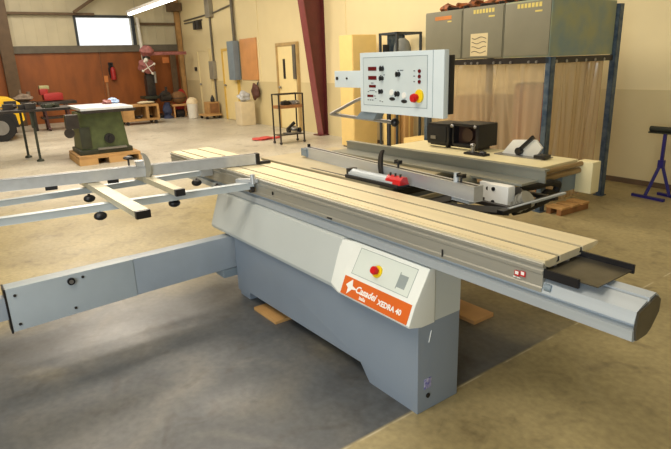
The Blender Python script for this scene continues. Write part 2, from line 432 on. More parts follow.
m_ = MB(); m_.cyl(c + fn * .01, c + fn * .03, .014); m_.cyl(c + fn * .026, c + fn * .038, .021, .018, seg=24); m_.build('emergency_stop', REDP, con)
# orange name plate on the lower slope
pu = Vector((0, 1.512 - 1.474, .548 - .462)); pl = pu.length; pun = pu.normalized(); pn = Vector((1, 0, 0)).cross(pun).normalized()
def ppt(u, s, off=0): return Vector((u, 1.474, .462)) + pun * (s * pl) + pn * off
m_ = MB(); m_.loft([ppt(-2.0, .02, 0), ppt(-1.535, .02, 0), ppt(-1.535, .98, 0), ppt(-2.0, .98, 0)], [ppt(-2.0, .02, .0015), ppt(-1.535, .02, .0015), ppt(-1.535, .98, .0015), ppt(-2.0, .98, .0015)])
npl = m_.build('name_plate', ORNG, con)
sw = [ppt(-1.975, .55, .002), ppt(-1.935, .92, .002), ppt(-1.925, .6, .002), ppt(-1.885, .5, .002), ppt(-1.925, .42, .002), ppt(-1.955, .1, .002), ppt(-1.955, .42, .002)]
m_ = MB(); m_.loft(sw, [p + pn * .0006 for p in sw])
m_.build('logo_mark', WHITE, con)
text('maker_lettering', 'Casadei', .046, WHITE, con, ppt(-1.90, .38, .002), (1, 0, 0), pun, bold=.0012, shear=.3)
text('subtitle_lettering', 'italia', .024, WHITE, con, ppt(-1.86, .12, .002), (1, 0, 0), pun, bold=.0006)
text('model_lettering', 'XEDRA 40', .034, WHITE, con, ppt(-1.735, .30, .002), (1, 0, 0), pun, bold=.0012)

# lower guide beam (octagonal extrusion) and its end cap
m_ = MB(); m_.box(-2.11, -1.522, 1.62, 1.80, .44, .70); m_.build('console_back', HOOD, saw)
bp_ = [(1.600, .70), (1.589, .706), (1.587, .742), (1.612, .746), (1.612, .757), (1.588, .764), (1.600, .80), (1.617, .808), (1.66, .822), (1.662, .812), (1.672, .812), (1.674, .826), (1.714, .832), (1.745, .81), (1.742, .76), (1.70, .715), (1.67, .70)]
m_ = MB(); m_.prism(bp_, -4.25, -.675, 'x'); beam = m_.build('guide_beam', ALUB, saw)
m_ = MB(); m_.prism([(1.605, .705), (1.594, .745), (1.60, .80), (1.66, .812), (1.71, .825), (1.738, .806), (1.736, .764), (1.695, .72), (1.668, .706)], -.676, -.668, 'x'); m_.build('end_cap', DARKM, beam)
m_ = MB(); m_.box(-4.2, -1.2, 1.62, 1.80, .70, .76, ); m_.build('beam_saddle', DSTEEL, saw)
# sliding table
T0, T1 = -4.47, -.985
def tslot(v): return [(v - .008, .88), (v - .008, .864), (v - .012, .864), (v - .012, .857), (v + .012, .857), (v + .012, .864), (v + .008, .864), (v + .008, .88)]
tp = [(1.592, .87), (1.592, .88), (1.612, .88), (1.613, .876), (1.617, .876), (1.618, .88)] + tslot(1.675) + tslot(1.818) + [(1.928, .88), (1.932, .876), (1.932, .868), (1.88, .852), (1.62, .85), (1.60, .86)]
m_ = MB(); m_.prism(tp, T0, T1, 'x'); stab = m_.build('sliding_table', ALUC, saw)
for v in (1.675, 1.818):
    m_ = MB(); m_.box(T0 + .002, T1 - .002, v - .0078, v + .0078, .858, .875); lab(m_.build('slot_shade', BLACK, stab), 'black strip painted as shade in the table slot')  # black filler stands in for the shade inside the slot
fp = [(1.592, .872), (1.586, .868), (1.586, .858), (1.591, .853), (1.591, .846), (1.586, .842), (1.586, .832), (1.590, .828), (1.590, .785), (1.586, .78), (1.586, .766), (1.594, .761), (1.60, .761), (1.606, .80), (1.606, .86)]
m_ = MB(); m_.prism(fp, T0, T1 - .002, 'x'); fas = m_.build('front_fascia', ALUD, saw)
m_ = MB(); m_.box(-1.096, -1.076, 1.5835, 1.586, .798, .818); m_.box(-1.072, -1.052, 1.5835, 1.586, .802, .822)
lab(m_.build('square_logo', REDP, fas), 'red square pair emblem')
m_ = MB()
for (u0, u1, z0, z1) in ((-1.093, -1.079, .804, .816), (-1.069, -1.056, .808, .820), (-1.10, -1.09, .792, .796), (-1.085, -1.07, .792, .7955)): m_.box(u0, u1, 1.5828, 1.5835, z0, z1)
m_.build('logo_mark', WHITE, fas)
m_ = MB(); m_.cyl((-1.44, 1.583, .775), (-1.44, 1.583, .805), .003); m_.build('index_pin', BLACK, fas)
m_ = MB(); m_.box(-2.24, -2.20, 1.58, 1.587, .772, .779); m_.build('index_clip', BLACK, fas)
m_ = MB(); m_.box(-2.80, -2.795, 1.58, 1.588, .80, .82); m_.build('index_pin', BLACK, fas)
m_ = MB(); m_.box(T0 + .05, T1 - .02, 1.64, 1.86, .80, .852); m_.build('carriage_core', DSTEEL, stab)
m_ = MB()
for v in (1.66, 1.74, 1.82): m_.box(T1 - .02, T1 - .003, v, v + .012, .82, .855)
m_.bar((T1 - .008, 1.65, .823), (T1 - .008, 1.85, .843), .01, .008); m_.bar((T1 - .006, 1.83, .845), (T1 - .006, 1.91, .868), .008, .008)
m_.build('end_web', STEEL, stab)
m_ = MB(); m_.box(-1.06, -.962, 1.605, 1.66, .765, .80, .004); m_.cyl((-.98, 1.60, .785), (-.955, 1.60, .785), .014); m_.build('beam_bearing', BLUEG, saw)
# tray behind beam end
m_ = MB()
m_.box(-1.06, -.80, 1.60, 1.82, .838, .842)
tr = m_.build('cable_tray', DARKM, saw)
m_ = MB(); m_.box(-1.06, -.86, 1.592, 1.601, .818, .85); m_.box(-1.10, -.795, 1.818, 1.826, .83, .862); m_.build('tray_lip', BLACK, tr)
m_ = MB(); m_.box(-1.12, -1.03, 1.63, 1.86, .79, .836, .003); m_.build('brush_block', BLACK, saw)

# swing arm to the outrigger
m_ = MB(); m_.prism([(.168, .163), (.168, .420), (.86, .426), (.86, .186)], -3.41, -3.31, 'x', .004); arm = m_.build('swing_arm_cover', ARM2, saw)
m_ = MB(); m_.prism([(.84, .187), (.84, .425), (1.56, .430), (1.56, .205)], -3.405, -3.314, 'x', .003); m_.build('swing_arm', ARM, saw)
m_ = MB(); m_.box(-3.412, -3.308, .160, .170, .158, .422, .001); m_.build('arm_end_seal', BLACK, saw)
m_ = MB(); m_.box(-3.40, -3.33, -.25, .162, .235, .365, .004); m_.box(-3.40, -3.32, -.33, -.25, .235, .80, .004); m_.build('arm_extension', ARM, saw)
m_ = MB(); m_.cyl((-3.31, .50, .382), (-3.295, .50, .382), .021, seg=20); m_.build('arm_lock_knob', BLACK, arm)
m_ = MB(); m_.cyl((-3.296, .50, .382), (-3.292, .50, .382), .012, seg=16); m_.build('knob_ring', STEEL, arm)
for (v, z) in ((.21, .375), (.208, .203), (.50, .213), (.565, .391)):
    m_ = MB(); m_.cyl((-3.312, v, z), (-3.305, v, z), .008, seg=12); m_.build('bolt', DSTEEL, arm)
m_ = MB(); m_.box(-3.42, -3.29, 1.44, 1.56, .15, .20, .004); m_.cyl((-3.35, 1.62, .12), (-3.35, 1.62, .50), .045); m_.box(-3.36, -3.27, 1.60, 1.70, .20, .42); m_.build('arm_pivot', BLUEG, saw)

# main body and fixed table behind the sliding table
m_ = MB(); m_.box(-3.5, -2.35, 2.02, 2.58, .04, .84, .006); m_.box(-3.45, -2.40, 1.80, 2.04, .25, .60, .004); m_.build('main_body', GREYC, saw)
m_ = MB(); m_.box(-3.62, -2.27, 1.972, 2.66, .84, .88, .002); ft = m_.build('fixed_table', IRON, saw)
m_ = MB(); m_.box(-3.0, -2.1, 1.995, 2.012, .8801, .8806); m_.build('blade_slot', BLACK, ft)
m_ = MB(); m_.box(-3.34, -1.935, 2.662, 3.42, .85, .88, .002); et = m_.build('extension_table', CREAM, saw)
m_ = MB(); m_.box(-1.933, -1.82, 3.40, 3.50, .665, .872, .006); m_.build('end_cap', CREAM, et)
m_ = MB(); m_.box(-1.99, -1.935, 3.25, 3.42, .68, .85, .004); m_.build('side_bracket', BLUEG, et)
m_ = MB(); m_.cyl((-1.90, 2.68, .858), (-1.90, 3.40, .858), .016); m_.cyl((-1.915, 2.70, .812), (-1.915, 3.40, .812), .020); m_.build('support_tube', mat('bronze_tube', (150, 124, 84), .35, .5), et)
m_ = MB(); m_.box(-1.945, -1.93, 2.67, 3.42, .83, .852); m_.build('edge_strip', DSTEEL, et)
m_ = MB(); m_.tube([(-1.88, 2.72, .80), (-1.86, 2.86, .80), (-1.86, 3.0, .80), (-1.87, 3.10, .77), (-1.88, 3.08, .70), (-1.88, 2.95, .68), (-1.89, 2.80, .66), (-1.9, 2.7, .66)], .022); m_.tube([(-1.87, 2.86, .69), (-1.86, 2.96, .75), (-1.88, 3.08, .72)], .016)
m_.build('hose', RUB, et)
m_ = MB(); m_.box(-2.0, -1.88, 2.68, 2.80, .70, .84, .004); m_.build('hose_clamp_plate', CREAM, et)
m_ = MB(); m_.cyl((-1.86, 2.70, .77), (-1.86, 2.66, .80), .03); m_.build('tee_fitting', STEEL, et)
# rails at the end of the table
m_ = MB(); m_.box(-2.27, -2.24, 2.0, 2.62, .80, .84); m_.box(-2.12, -1.98, 2.06, 2.5, .79, .80); m_.build('rail_backing', RUB, saw)
m_ = MB(); m_.cyl((-2.10, 1.99, .80), (-2.10, 2.72, .80), .022); m_.build('guide_tube', mat('tube_steel', (128, 122, 104), .3, .7), saw)
m_ = MB(); m_.box(-1.66, -1.645, 2.22, 2.78, .795, .81); m_.box(-1.645, -1.62, 2.22, 2.45, .788, .81); rl = m_.build('rip_rail', BLACK, saw)
m_ = MB(); m_.box(-1.643, -1.625, 2.28, 2.78, .803, .813); m_.build('rail_edge', ALUB, rl)
m_ = MB(); m_.bar((-2.0, 2.10, .79), (-1.64, 2.3, .79), .12, .012); m_.build('rail_bracket', RUB, saw)
m_ = MB()
for v in (2.35, 2.7): m_.box(-1.95, -1.64, v, v + .03, .775, .795)
m_.box(-2.05, -1.92, 2.30, 2.98, .775, .79); m_.box(-2.4, -2.0, 2.6, 2.68, .76, .80); m_.build('rail_crossbar', DSTEEL, saw)

# control panel
pn0, pn1, pv, pz0, pz1 = -2.58, -1.925, 2.10, 1.262, 1.595

m_ = MB(); m_.prism([(pn0, pz0), (pn1, pz0 - .006), (pn1, pz1 - .004), (pn0, pz1)], pv, pv + .035, 'y', .004); pnl = m_.build('control_panel', PANEL, saw)
m_ = MB(); m_.box(pn0 + .04, pn1 + .002, pv + .036, pv + .075, pz0 + .012, pz1 - .03, .004); m_.build('panel_casing', BLACK, pnl)
m_ = MB(); PW = pn1 - pn0; PH = pz1 - pz0
def P(fx, fy): return pn0 + fx * PW, pz1 - fy * PH
def rect(m, fx0, fx1, fy0, fy1, d0=-.002, d1=0):
    x0, z1 = P(fx0, fy0); x1, z0 = P(fx1, fy1); m.box(x0, x1, pv + d0, pv + d1, z0, z1); return m
rect(m_, .045, .83, .08, .88, -.001); m_.build('face_sheet', PANELF, pnl)
m_ = MB()
for r in ((.045, .83, .08, .088), (.045, .83, .872, .88), (.045, .049, .08, .88), (.826, .83, .08, .88), (.885, .888, .0, 1.)): rect(m_, *r, -.0014)
m_.build('face_outline', mat('panel_line', (128, 146, 156), .4), pnl)
for r in ((.115, .225, .235, .30), (.115, .225, .385, .45), (.125, .215, .535, .58), (.10, .18, .70, .74)):
    m_ = MB(); rect(m_, *r, -.003); m_.build('red_display', DRED, pnl)
m_ = MB()
for (fx, fy) in ((.14, .63), (.165, .63), (.19, .63), (.16, .505), (.175, .505), (.115, .65), (.215, .65), (.20, .72), (.21, .76), (.11, .79), (.14, .79), (.17, .79), (.27, .8), (.30, .81), (.28, .23), (.31, .23), (.28, .38), (.325, .37), (.50, .30), (.53, .30), (.55, .30), (.685, .31), (.685, .39), (.685, .475)):
    rect(m_, fx - .008, fx + .008, fy - .008, fy + .006, -.003)
m_.build('printed_symbols', mat('print_grey', (84, 92, 100), .5), pnl)
for (fx, fy, r) in ((.305, .27, .013), (.30, .425, .013), (.505, .36, .014), (.29, .64, .013), (.495, .67, .015)):
    x, z = P(fx, fy); m_ = MB(); m_.cyl((x, pv, z), (x, pv - .02, z), r, r * .8, seg=16); m_.box(x - .003, x + .003, pv - .024, pv - .018, z - r, z + r); m_.build('selector_knob', BLACK, pnl)
for (fx, fy) in ((.42, .65), (.57, .69)):
    x, z = P(fx, fy); m_ = MB(); m_.cyl((x, pv, z), (x, pv - .006, z), .016, seg=20); m_.build('push_button', WHITE, pnl)
for (fx, fy) in ((.425, .755), (.57, .785)):
    x, z = P(fx, fy); m_ = MB(); m_.ball((x, pv - .002, z), (.024, .006, .010), 14); m_.build('oval_button', BLACK, pnl)
for (fx, fy) in ((.745, .315), (.745, .395), (.745, .475)):
    x, z = P(fx, fy); m_ = MB(); m_.cyl((x, pv, z), (x, pv - .006, z), .010, seg=14); m_.build('indicator_lamp', DRED, pnl)
x, z = P(.71, .71)
m_ = MB(); m_.prism([(x + .026 + .028 * math.cos(i * math.pi / 10), z + .006 + .034 * math.sin(i * math.pi / 10)) for i in range(20)], pv - .012, pv, 'y'); m_.build('switch_base', YELP, pnl)
m_ = MB(); m_.cyl((x + .012, pv - .01, z), (x + .008, pv - .035, z - .004), .018); m_.cyl((x + .010, pv - .028, z - .003), (x + .008, pv - .042, z - .003), .024, .02, seg=24); m_.build('emergency_stop', REDP, pnl)
m_ = MB(); m_.box(-2.90, -2.60, 2.15, 2.17, 1.395, 1.495, .003); m_.box(-2.80, -2.45, 2.17, 2.2, 1.42, 1.47); m_.build('panel_bracket', PANEL, saw)
m_ = MB(); m_.cyl((-2.87, 2.152, 1.45), (-2.87, 2.143, 1.45), .010, seg=12); m_.cyl((-2.77, 2.152, 1.45), (-2.77, 2.143, 1.45), .006, seg=12); m_.build('bracket_bolt', DSTEEL, saw)
m_ = MB(); m_.tube([(-2.62, 2.18, 1.345), (-2.75, 2.19, 1.31), (-3.02, 2.20, 1.215), (-2.41, 2.20, 1.20)], .011); m_.build('panel_pull_rod', STEEL, saw)
m_ = MB(); m_.ball((-2.39, 2.20, 1.2), (.026, .026, .026), 14); m_.build('rod_knob', BLACK, saw)
m_ = MB(); m_.prism([(-2.66, 1.215), (-2.49, 1.215), (-2.45, 1.262), (-2.60, 1.262)], 2.12, 2.18, 'y', .003); m_.build('rod_clamp', BLUEG, saw)
m_ = MB(); m_.cyl((-3.02, 2.72, .86), (-3.02, 2.72, 1.47), .016); m_.bar((-3.02, 2.72, 1.45), (-2.40, 2.2, 1.45), .05, .05); m_.box(-3.07, -2.97, 2.67, 2.77, .88, .89); m_.build('panel_support_post', DSTEEL, saw)
m_ = MB(); m_.box(-3.2, -3.12, 3.2, 3.28, 0, .85); m_.box(-2.62, -2.56, 2.9, 2.96, 0, .85); m_.box(-3.2, -2.56, 2.9, 3.28, .80, .85); m_.build('table_support', GREYC, et)

# ---------------- crosscut frame (outrigger)
cf = thing('outrigger_table', 'light grey metal outrigger frame hooked onto the left of the sliding table', 'frame', 'M', (-3.4, .8, .79))
def rail(par, nm, p, q, w, hh, m, **k):
    m_ = MB(); m_.bar(p, q, w, hh, .003, **k); return m_.build(nm, m, par)
rail(cf, 'front_rail', (-3.30, -.4, .818), (-3.035, 1.58, .824), .045, .04, FRAMEM)
rail(cf, 'middle_rail', (-3.70, -.4, .818), (-3.68, 1.60, .824), .04, .035, FRAMEM)
for (a, b_, v) in ((-3.80, -2.66, .765), (-3.72, -2.995, 1.085)):
    r_ = rail(cf, 'cross_bar', (a, v, .862), (b_, v + .005, .866), .066 if v < 1 else .05, .034, mat('cross_bar_alu', (196, 190, 166), .4, .35))
    m_ = MB(); w_ = .036 if v < 1 else .028; m_.box(b_ - .01, b_ + .02, v - w_ + .005, v + w_ + .005, .846, .886, .004); m_.build('end_cap', BLACK, r_)
    m_ = MB(); m_.box(a - .02, a + .01, v - w_, v + w_, .844, .882, .004); m_.build('end_cap', BLACK, r_)
for (u, v, z) in ((-3.14, .68, .775), (-3.64, .74, .775), (-3.60, 1.44, .775), (-3.33, 1.47, .775), (-3.13, 1.1, .775)):
    m_ = MB(); m_.ball((u, v, z), (.034, .036, .024), 12); m_.cyl((u, v, z), (u, v, z + .03), .008); m_.build('clamp_knob', BLACK, cf)
m_ = MB(); m_.bar((-3.12, 1.52, .85), (-2.98, 1.60, .86), .04, .02, .003); m_.cyl((-3.0, 1.565, .84), (-3.0, 1.565, .90), .016); m_.build('table_hook', ALU, cf)
m_ = MB(); m_.cyl((-3.02, 1.55, .80), (-3.02, 1.575, .80), .02); m_.build('hook_lock', DSTEEL, cf)
m_ = MB(); m_.box(-3.72, -3.64, 1.50, 1.585, .80, .868, .003); m_.build('rear_hook', ALU, cf)

# ---------------- fences
def stop_disc(par, c, r, th, ax):
    # half-moon flip stop; ax = direction of its thickness
    m_ = MB(); ax = Vector(ax).normalized(); s_ = ax.cross(Vector((0, 0, 1)))
    out = []; n = 12
    for i in range(n + 1):
        a = -math.pi / 2 + math.pi * i / n; out.append((r * .55 * math.cos(a), r * math.sin(a)))
    for i in range(n, -1, -1):
        a = -math.pi / 2 + math.pi * i / n; out.append((r * .20 * math.cos(a) - .004, r * .9 * math.sin(a)))
    A = [Vector(c) + s_ * a + Vector((0, 0, 1)) * b - ax * th / 2 for a, b in out]
    B = [p + ax * th for p in A]
    m_.loft(A, B); return m_
f1 = thing('crosscut_fence', 'long aluminium crosscut fence lying across the outrigger frame and table', 'fence', 'M', (-3.6, .8, .88))
q0, q1 = Vector((-3.86, -.35, .918)), Vector((-3.40, 1.80, .92))
rail(f1, 'fence_profile', q0, q1, .05, .07, ALU)
dn = (q1 - q0).normalized(); sn = dn.cross(Vector((0, 0, 1)))
m_ = MB(); m_.bar(q0 + sn * .0 + Vector((0, 0, .0355)), q1 + Vector((0, 0, .0355)), .018, .003); m_.build('scale_tape', STEEL, f1)
m_ = MB(); e = q1 + dn * .01; m_.bar(e - dn * .004, e + dn * .02, .06, .075); m_.bar(e + Vector((0, 0, -.03)), e + dn * .10 + Vector((0, 0, -.03)), .04, .018); m_.build('end_stop', BLACK, f1)
c = q0 + (q1 - q0) * .665
m_ = stop_disc(f1, c + sn * .035 + Vector((0, 0, .03)) - dn * .01, .09, .02, -sn); m_.build('flip_stop', ALUD, f1)
m_ = MB(); m_.bar(c - dn * .05 + Vector((0, 0, .045)), c + Vector((0, 0, .045)), .05, .04, .004); m_.build('stop_block', ALU, f1)
m_ = MB(); k = c - dn * .09 + Vector((0, 0, .04)); m_.cyl(k, k + Vector((0, 0, .045)), .006); m_.ball(k + Vector((0, 0, .05)), (.032, .032, .012), 12); m_.build('stop_knob', BLACK, f1)
for tt in (.05, .4, .56):
    m_ = MB(); m_.bar(q0 + (q1 - q0) * tt - Vector((0, 0, .045)), q0 + (q1 - q0) * (tt + .03) - Vector((0, 0, .045)), .06, .022); m_.build('fence_foot', BLACK, f1)

f2 = thing('fence_bar', 'aluminium fence bar with two black knobs lying on the saw table', 'fence', 'M', (-2.4, 2.2, .88))
q0, q1 = Vector((-3.36, 2.235, .918)), Vector((-1.66, 2.07, .918))
dn = (q1 - q0).normalized(); sn = dn.cross(Vector((0, 0, 1)))
rail(f2, 'fence_profile', q0, q1, .055, .074, ALU)
m_ = MB(); m_.bar(q0 + Vector((0, 0, .038)), q1 + Vector((0, 0, .038)), .014, .002); m_.build('top_slot', DSTEEL, f2)
m_ = MB(); m_.bar(q0 - dn * .05, q0 + dn * .03, .075, .05, .003); m_.build('end_shoe', BLUEG, f2)
m_ = MB(); m_.bar(q0 - dn * .005 + Vector((0, 0, .03)), q0 + dn * .005 + Vector((0, 0, .03)), .02, .06); m_.build('end_peg', BLACK, f2)
c = q0 + (q1 - q0) * .575
m_ = stop_disc(f2, c + sn * .036 + Vector((0, 0, .045)) + dn * -.0, .088, .014, sn); m_.build('flip_stop', DSTEEL, f2)
for tt in (.63, .93):
    k = q0 + (q1 - q0) * tt + Vector((0, 0, .037)); m_ = MB(); m_.cyl(k, k + Vector((0, 0, .03)), .006); m_.bar(k + Vector((0, 0, .034)) - dn * .02, k + Vector((0, 0, .034)) + dn * .02, .02, .013, .004); m_.build('clamp_knob', BLACK, f2)
k = q0 + (q1 - q0) * .91 + Vector((0, 0, .037)); m_ = MB(); m_.cyl(k, k + Vector((0, 0, .045)), .014); m_.build('clamp_post', ALUB, f2)
m_ = MB(); m_.bar(q1 - dn * .16 - Vector((0, 0, .045)), q1 - dn * .04 - Vector((0, 0, .045)), .04, .02, .003); m_.build('end_foot', ALUB, f2)

rf = thing('rip_fence', 'tall grey aluminium rip fence plate standing on the saw table', 'fence', 'M', (-2.4, 2.64, .88))
m_ = MB(); m_.box(-3.40, -1.66, 2.620, 2.632, .882, .955, .001); m_.box(-3.40, -1.66, 2.615, 2.66, .945, .957, .002); m_.box(-3.38, -1.70, 2.632, 2.655, .882, .945); m_.box(-3.40, -1.70, 2.47, 2.622, .882, .896, .002); m_.build('fence_plate', PLATE, rf)
cr = MB(); cr.box(-1.96, -1.86, 2.45, 2.51, .77, .878, .004); cr.box(-1.865, -1.73, 2.40, 2.46, .75, .885, .006); car = cr.build('fence_carriage', WHITE, rf)
for (u, z, v) in ((-1.90, .845, 2.448), (-1.825, .862, 2.398), (-1.825, .79, 2.398)):
    m_ = MB(); m_.cyl((u, v + .004, z), (u, v - .003, z), .011, seg=12); m_.build('bolt_hole', BLACK, car)
m_ = MB()
m_.cyl((-2.06, 2.36, .85), (-2.06, 2.50, .85), .045, seg=24); m_.build('carriage_boss', PLATE, rf)
m_ = MB()
for i in range(5): m_.cyl((-1.725 + .016 * i, 2.47, .80 + .01 * i - .02), (-1.718 + .016 * i, 2.47, .805 + .01 * i - .02), .040 if i % 2 else .048, seg=18)
m_.cyl((-1.735, 2.47, .775), (-1.66, 2.47, .83), .034); m_.build('micro_adjuster', ALUD, rf)

g_ = thing('blade_guard', 'small silver guard with red end over the saw blade', 'guard', 'M', (-2.3, 2.03, .88))
m_ = MB(); m_.prism([(2.0 + .035 * math.cos(math.pi * i / 8) * -1 + .01, .90 + .035 * math.sin(math.pi * i / 8)) for i in range(9)], -2.56, -2.17, 'x', .001); m_.build('guard_shell', ALUB, g_)
m_ = MB(); m_.box(-2.58, -2.12, 1.965, 2.055, .881, .902, .005); m_.build('guard_base', BLACK, g_)
m_ = MB(); m_.prism([(1.975, .90), (1.98, .925), (2.0, .945), (2.03, .94), (2.045, .90)], -2.23, -2.11, 'x', .002); m_.build('end_block', REDP, g_)
m_ = MB(); m_.box(-2.585, -2.55, 1.98, 2.04, .90, .935, .004); m_.build('end_nose', BLACK, g_)
for u in (-2.21, -2.17, -2.13):
    m_ = MB(); m_.cyl((u, 2.0, .935), (u, 2.0, .958), .006, seg=10); m_.build('adjusting_screw', BLACK, g_)

# black power unit on the extension table
b_ = thing('feeder_housing', 'black two-part motor housing standing on the cream extension table', 'machine housing', 'M', (-2.85, 3.3, .88))
def shell(u0, u1, v0, v1, z0, z1):
    m = MB(); w = .02
    ch = .035
    out = [(u0, z0), (u0 - .012, z0 + ch), (u0 - .012, z1 - ch), (u0 + .01, z1), (u1 - .01, z1), (u1 + .012, z1 - ch), (u1 + .012, z0 + ch), (u1, z0)]
    m.prism(out, v0, v1, 'y', .004); return m
m_ = shell(-3.09, -2.88, 3.20, 3.42, .905, 1.065); m_.build('left_housing', BLACK, b_)
m_ = MB(); m_.box(-3.075, -2.895, 3.193, 3.203, .925, 1.045, .006); m_.build('cover', RUB, b_)
m_ = MB(); m_.box(-3.05, -3.0, 3.188, 3.193, .945, .97); m_.build('maker_badge', STEEL, b_)
m_ = MB()
u0, u1, v0, v1, z0, z1 = -2.86, -2.61, 3.22, 3.44, .905, 1.075
m_.box(u0, u1, v0, v1, z1 - .02, z1, .006); m_.box(u0, u1, v0, v1, z0, z0 + .02, .006); m_.box(u1 - .02, u1 + .006, v0, v1, z0, z1, .008); m_.box(u0, u0 + .02, v0, v1, z0, z1, .006); m_.box(u0, u1, v1 - .02, v1, z0, z1)
m_.build('right_housing', BLACK, b_)
m_ = MB(); m_.cyl((-2.73, 3.25, .99), (-2.73, 3.42, .99), .05, seg=24); m_.box(-2.84, -2.63, 3.28, 3.30, .925, 1.055); m_.build('motor_drum', mat('dark_brown_plastic', (52, 34, 28), .35), b_)
m_ = MB(); m_.ball((-2.85, 3.21, 1.055), (.018, .012, .014), 10); m_.ball((-2.63, 3.21, 1.06), (.014, .012, .014), 10); m_.build('light_cap', STEEL, b_)
m_ = MB(); m_.box(-3.08, -2.9, 3.22, 3.34, .88, .906); m_.box(-2.84, -2.64, 3.25, 3.40, .88, .906); m_.build('foot', DSTEEL, b_)
m_ = MB(); m_.box(-3.06, -2.88, 3.17, 3.18, .895, .902); m_.box(-2.84, -2.64, 3.19, 3.2, .895, .902); m_.build('guide_strip', CREAM, b_)

pr_ = thing('mitre_gauge', 'white gauge plate with slanted black lever on the cream extension table', 'gauge', 'M', (-2.27, 3.3, .88))
m_ = MB(); m_.prism([(-2.44, .882), (-2.35, .985), (-2.17, 1.0), (-2.12, .95), (-2.16, .882)], 3.28, 3.30, 'y', .003); m_.build('gauge_plate', PLASTW, pr_)
m_ = MB(); m_.bar((-2.29, 3.265, .915), (-2.18, 3.265, 1.02), .018, .022, .004); m_.build('lever', BLACK, pr_)
m_ = MB(); m_.cyl((-2.285, 3.28, .915), (-2.285, 3.25, .915), .026, seg=18); m_.build('lever_hub', BLACK, pr_)
m_ = MB(); m_.box(-2.46, -2.08, 3.22, 3.36, .88, .886); m_.build('gauge_base', STEEL, pr_)
m_ = MB(); m_.box(-2.14, -2.06, 3.22, 3.30, .886, .91, .004); m_.build('stop_block', BLACK, pr_)
c_ = thing('bolt_clamp', 'small dark clamp with chrome stud between the black housing and white gauge', 'clamp', 'M', (-2.52, 3.12, .88))
m_ = MB(); m_.box(-2.62, -2.44, 3.08, 3.15, .88, .895, .003); m_.ball((-2.47, 3.11, .90), (.03, .02, .014)); m_.build('clamp_base', BLACK, c_)
m_ = MB(); m_.cyl((-2.57, 3.12, .895), (-2.57, 3.12, .94), .014); m_.ball((-2.57, 3.12, .945), (.02, .02, .014)); m_.build('clamp_stud', STEEL, c_)

# pallet and board on the floor behind the saw
t = thing('wooden_pallet', 'tan wooden pallet on the floor under the far end of the saw', 'pallet', 'R', (-3.22, 4.95, 0))
for i in range(3):
    m_ = MB(); v = 4.74 + i * .17; m_.box(-3.33, -3.14, v, v + .12, .06, .08, .002); m_.build('deck_board', WOODT, t)
for u in (-3.32, -3.20):
    m_ = MB(); m_.box(u, u + .05, 4.74, 5.20, .0, .06); m_.build('stringer', WOODD, t)
t = single('floor_board', 'small pale board lying on floor under the raised sliding beam', 'board', 'M', (-2.03, 2.5, 0), MB().box(-2.2, -1.93, 2.42, 2.6, 0, .025, .002), PLYL)
t = single('scrap_plywood', 'thin brown plywood offcut lying under the long cabinet', 'board', 'M', (-2.9, 1.6, 0), MB().box(-3.0, -2.72, 1.5, 1.72, 0, .02, .002), WOODT)
# ================================================================== WORKSHOP BACKGROUND
# ---- curtained booth: three cabinets on a steel stand with vinyl curtains
BU0, BU1, BV0, BV1 = -5.12, -3.40, 4.71, 5.79
t = thing('steel_stand', 'worn blue-grey steel stand carrying the grey cabinets over the vinyl curtains', 'stand', 'R', (-4.26, 5.25, 0))
for (u, v) in ((BU1 - .035, BV0), (BU1 - .035, BV1), (BU0, BV0), (BU0, BV1)):
    m_ = MB(); top = 1.53 if v == BV0 else 2.03
    m_.box(u, u + .06, v, v + .008, 0, top); m_.box(u + .052, u + .06, v, v + .07, 0, top)
    z = .15
    while z < top: m_.cyl((u + .025, v - .001, z), (u + .025, v + .001, z), .007, seg=8); z += .2
    m_.box(u - .02, u + .08, v - .02, v + .08, 0, .008)
    m_.build('post', BSTEEL, t)
m_ = MB()
m_.box(BU0, BU1, BV0 + .01, BV0 + .05, 1.47, 1.525); m_.box(BU0, BU1, BV1, BV1 + .04, 1.47, 1.525)
m_.box(BU0, BU0 + .04, BV0, BV1, 1.47, 1.525); m_.box(BU1 - .045, BU1, BV0, BV1, 1.47, 1.525)
m_.build('top_rail', DSTEEL, t)
u = BU0 + .08
while u < BU1 - .1:
    m_ = MB(); m_.cyl((u, BV0 - .004, 1.485), (u, BV0 + .012, 1.485), .014, seg=8); m_.build('curtain_clip', STEEL, t); u += random.choice((.09, .13, .22))
v = BV0 + .12
while v < BV1 - .1:
    m_ = MB(); m_.cyl((BU1 - .01, v, 1.485), (BU1 + .006, v, 1.485), .016, seg=8); m_.build('curtain_clip', STEEL, t); v += .16
labs = ['dull grey metal cabinet with orange label, leftmost on top of the stand', 'dull grey metal cabinet with white wavy notice, middle one on the stand', 'dull grey metal cabinet with greenish end face, nearest on top of the stand']
ed = [-5.12, -4.525, -3.955, -3.40]
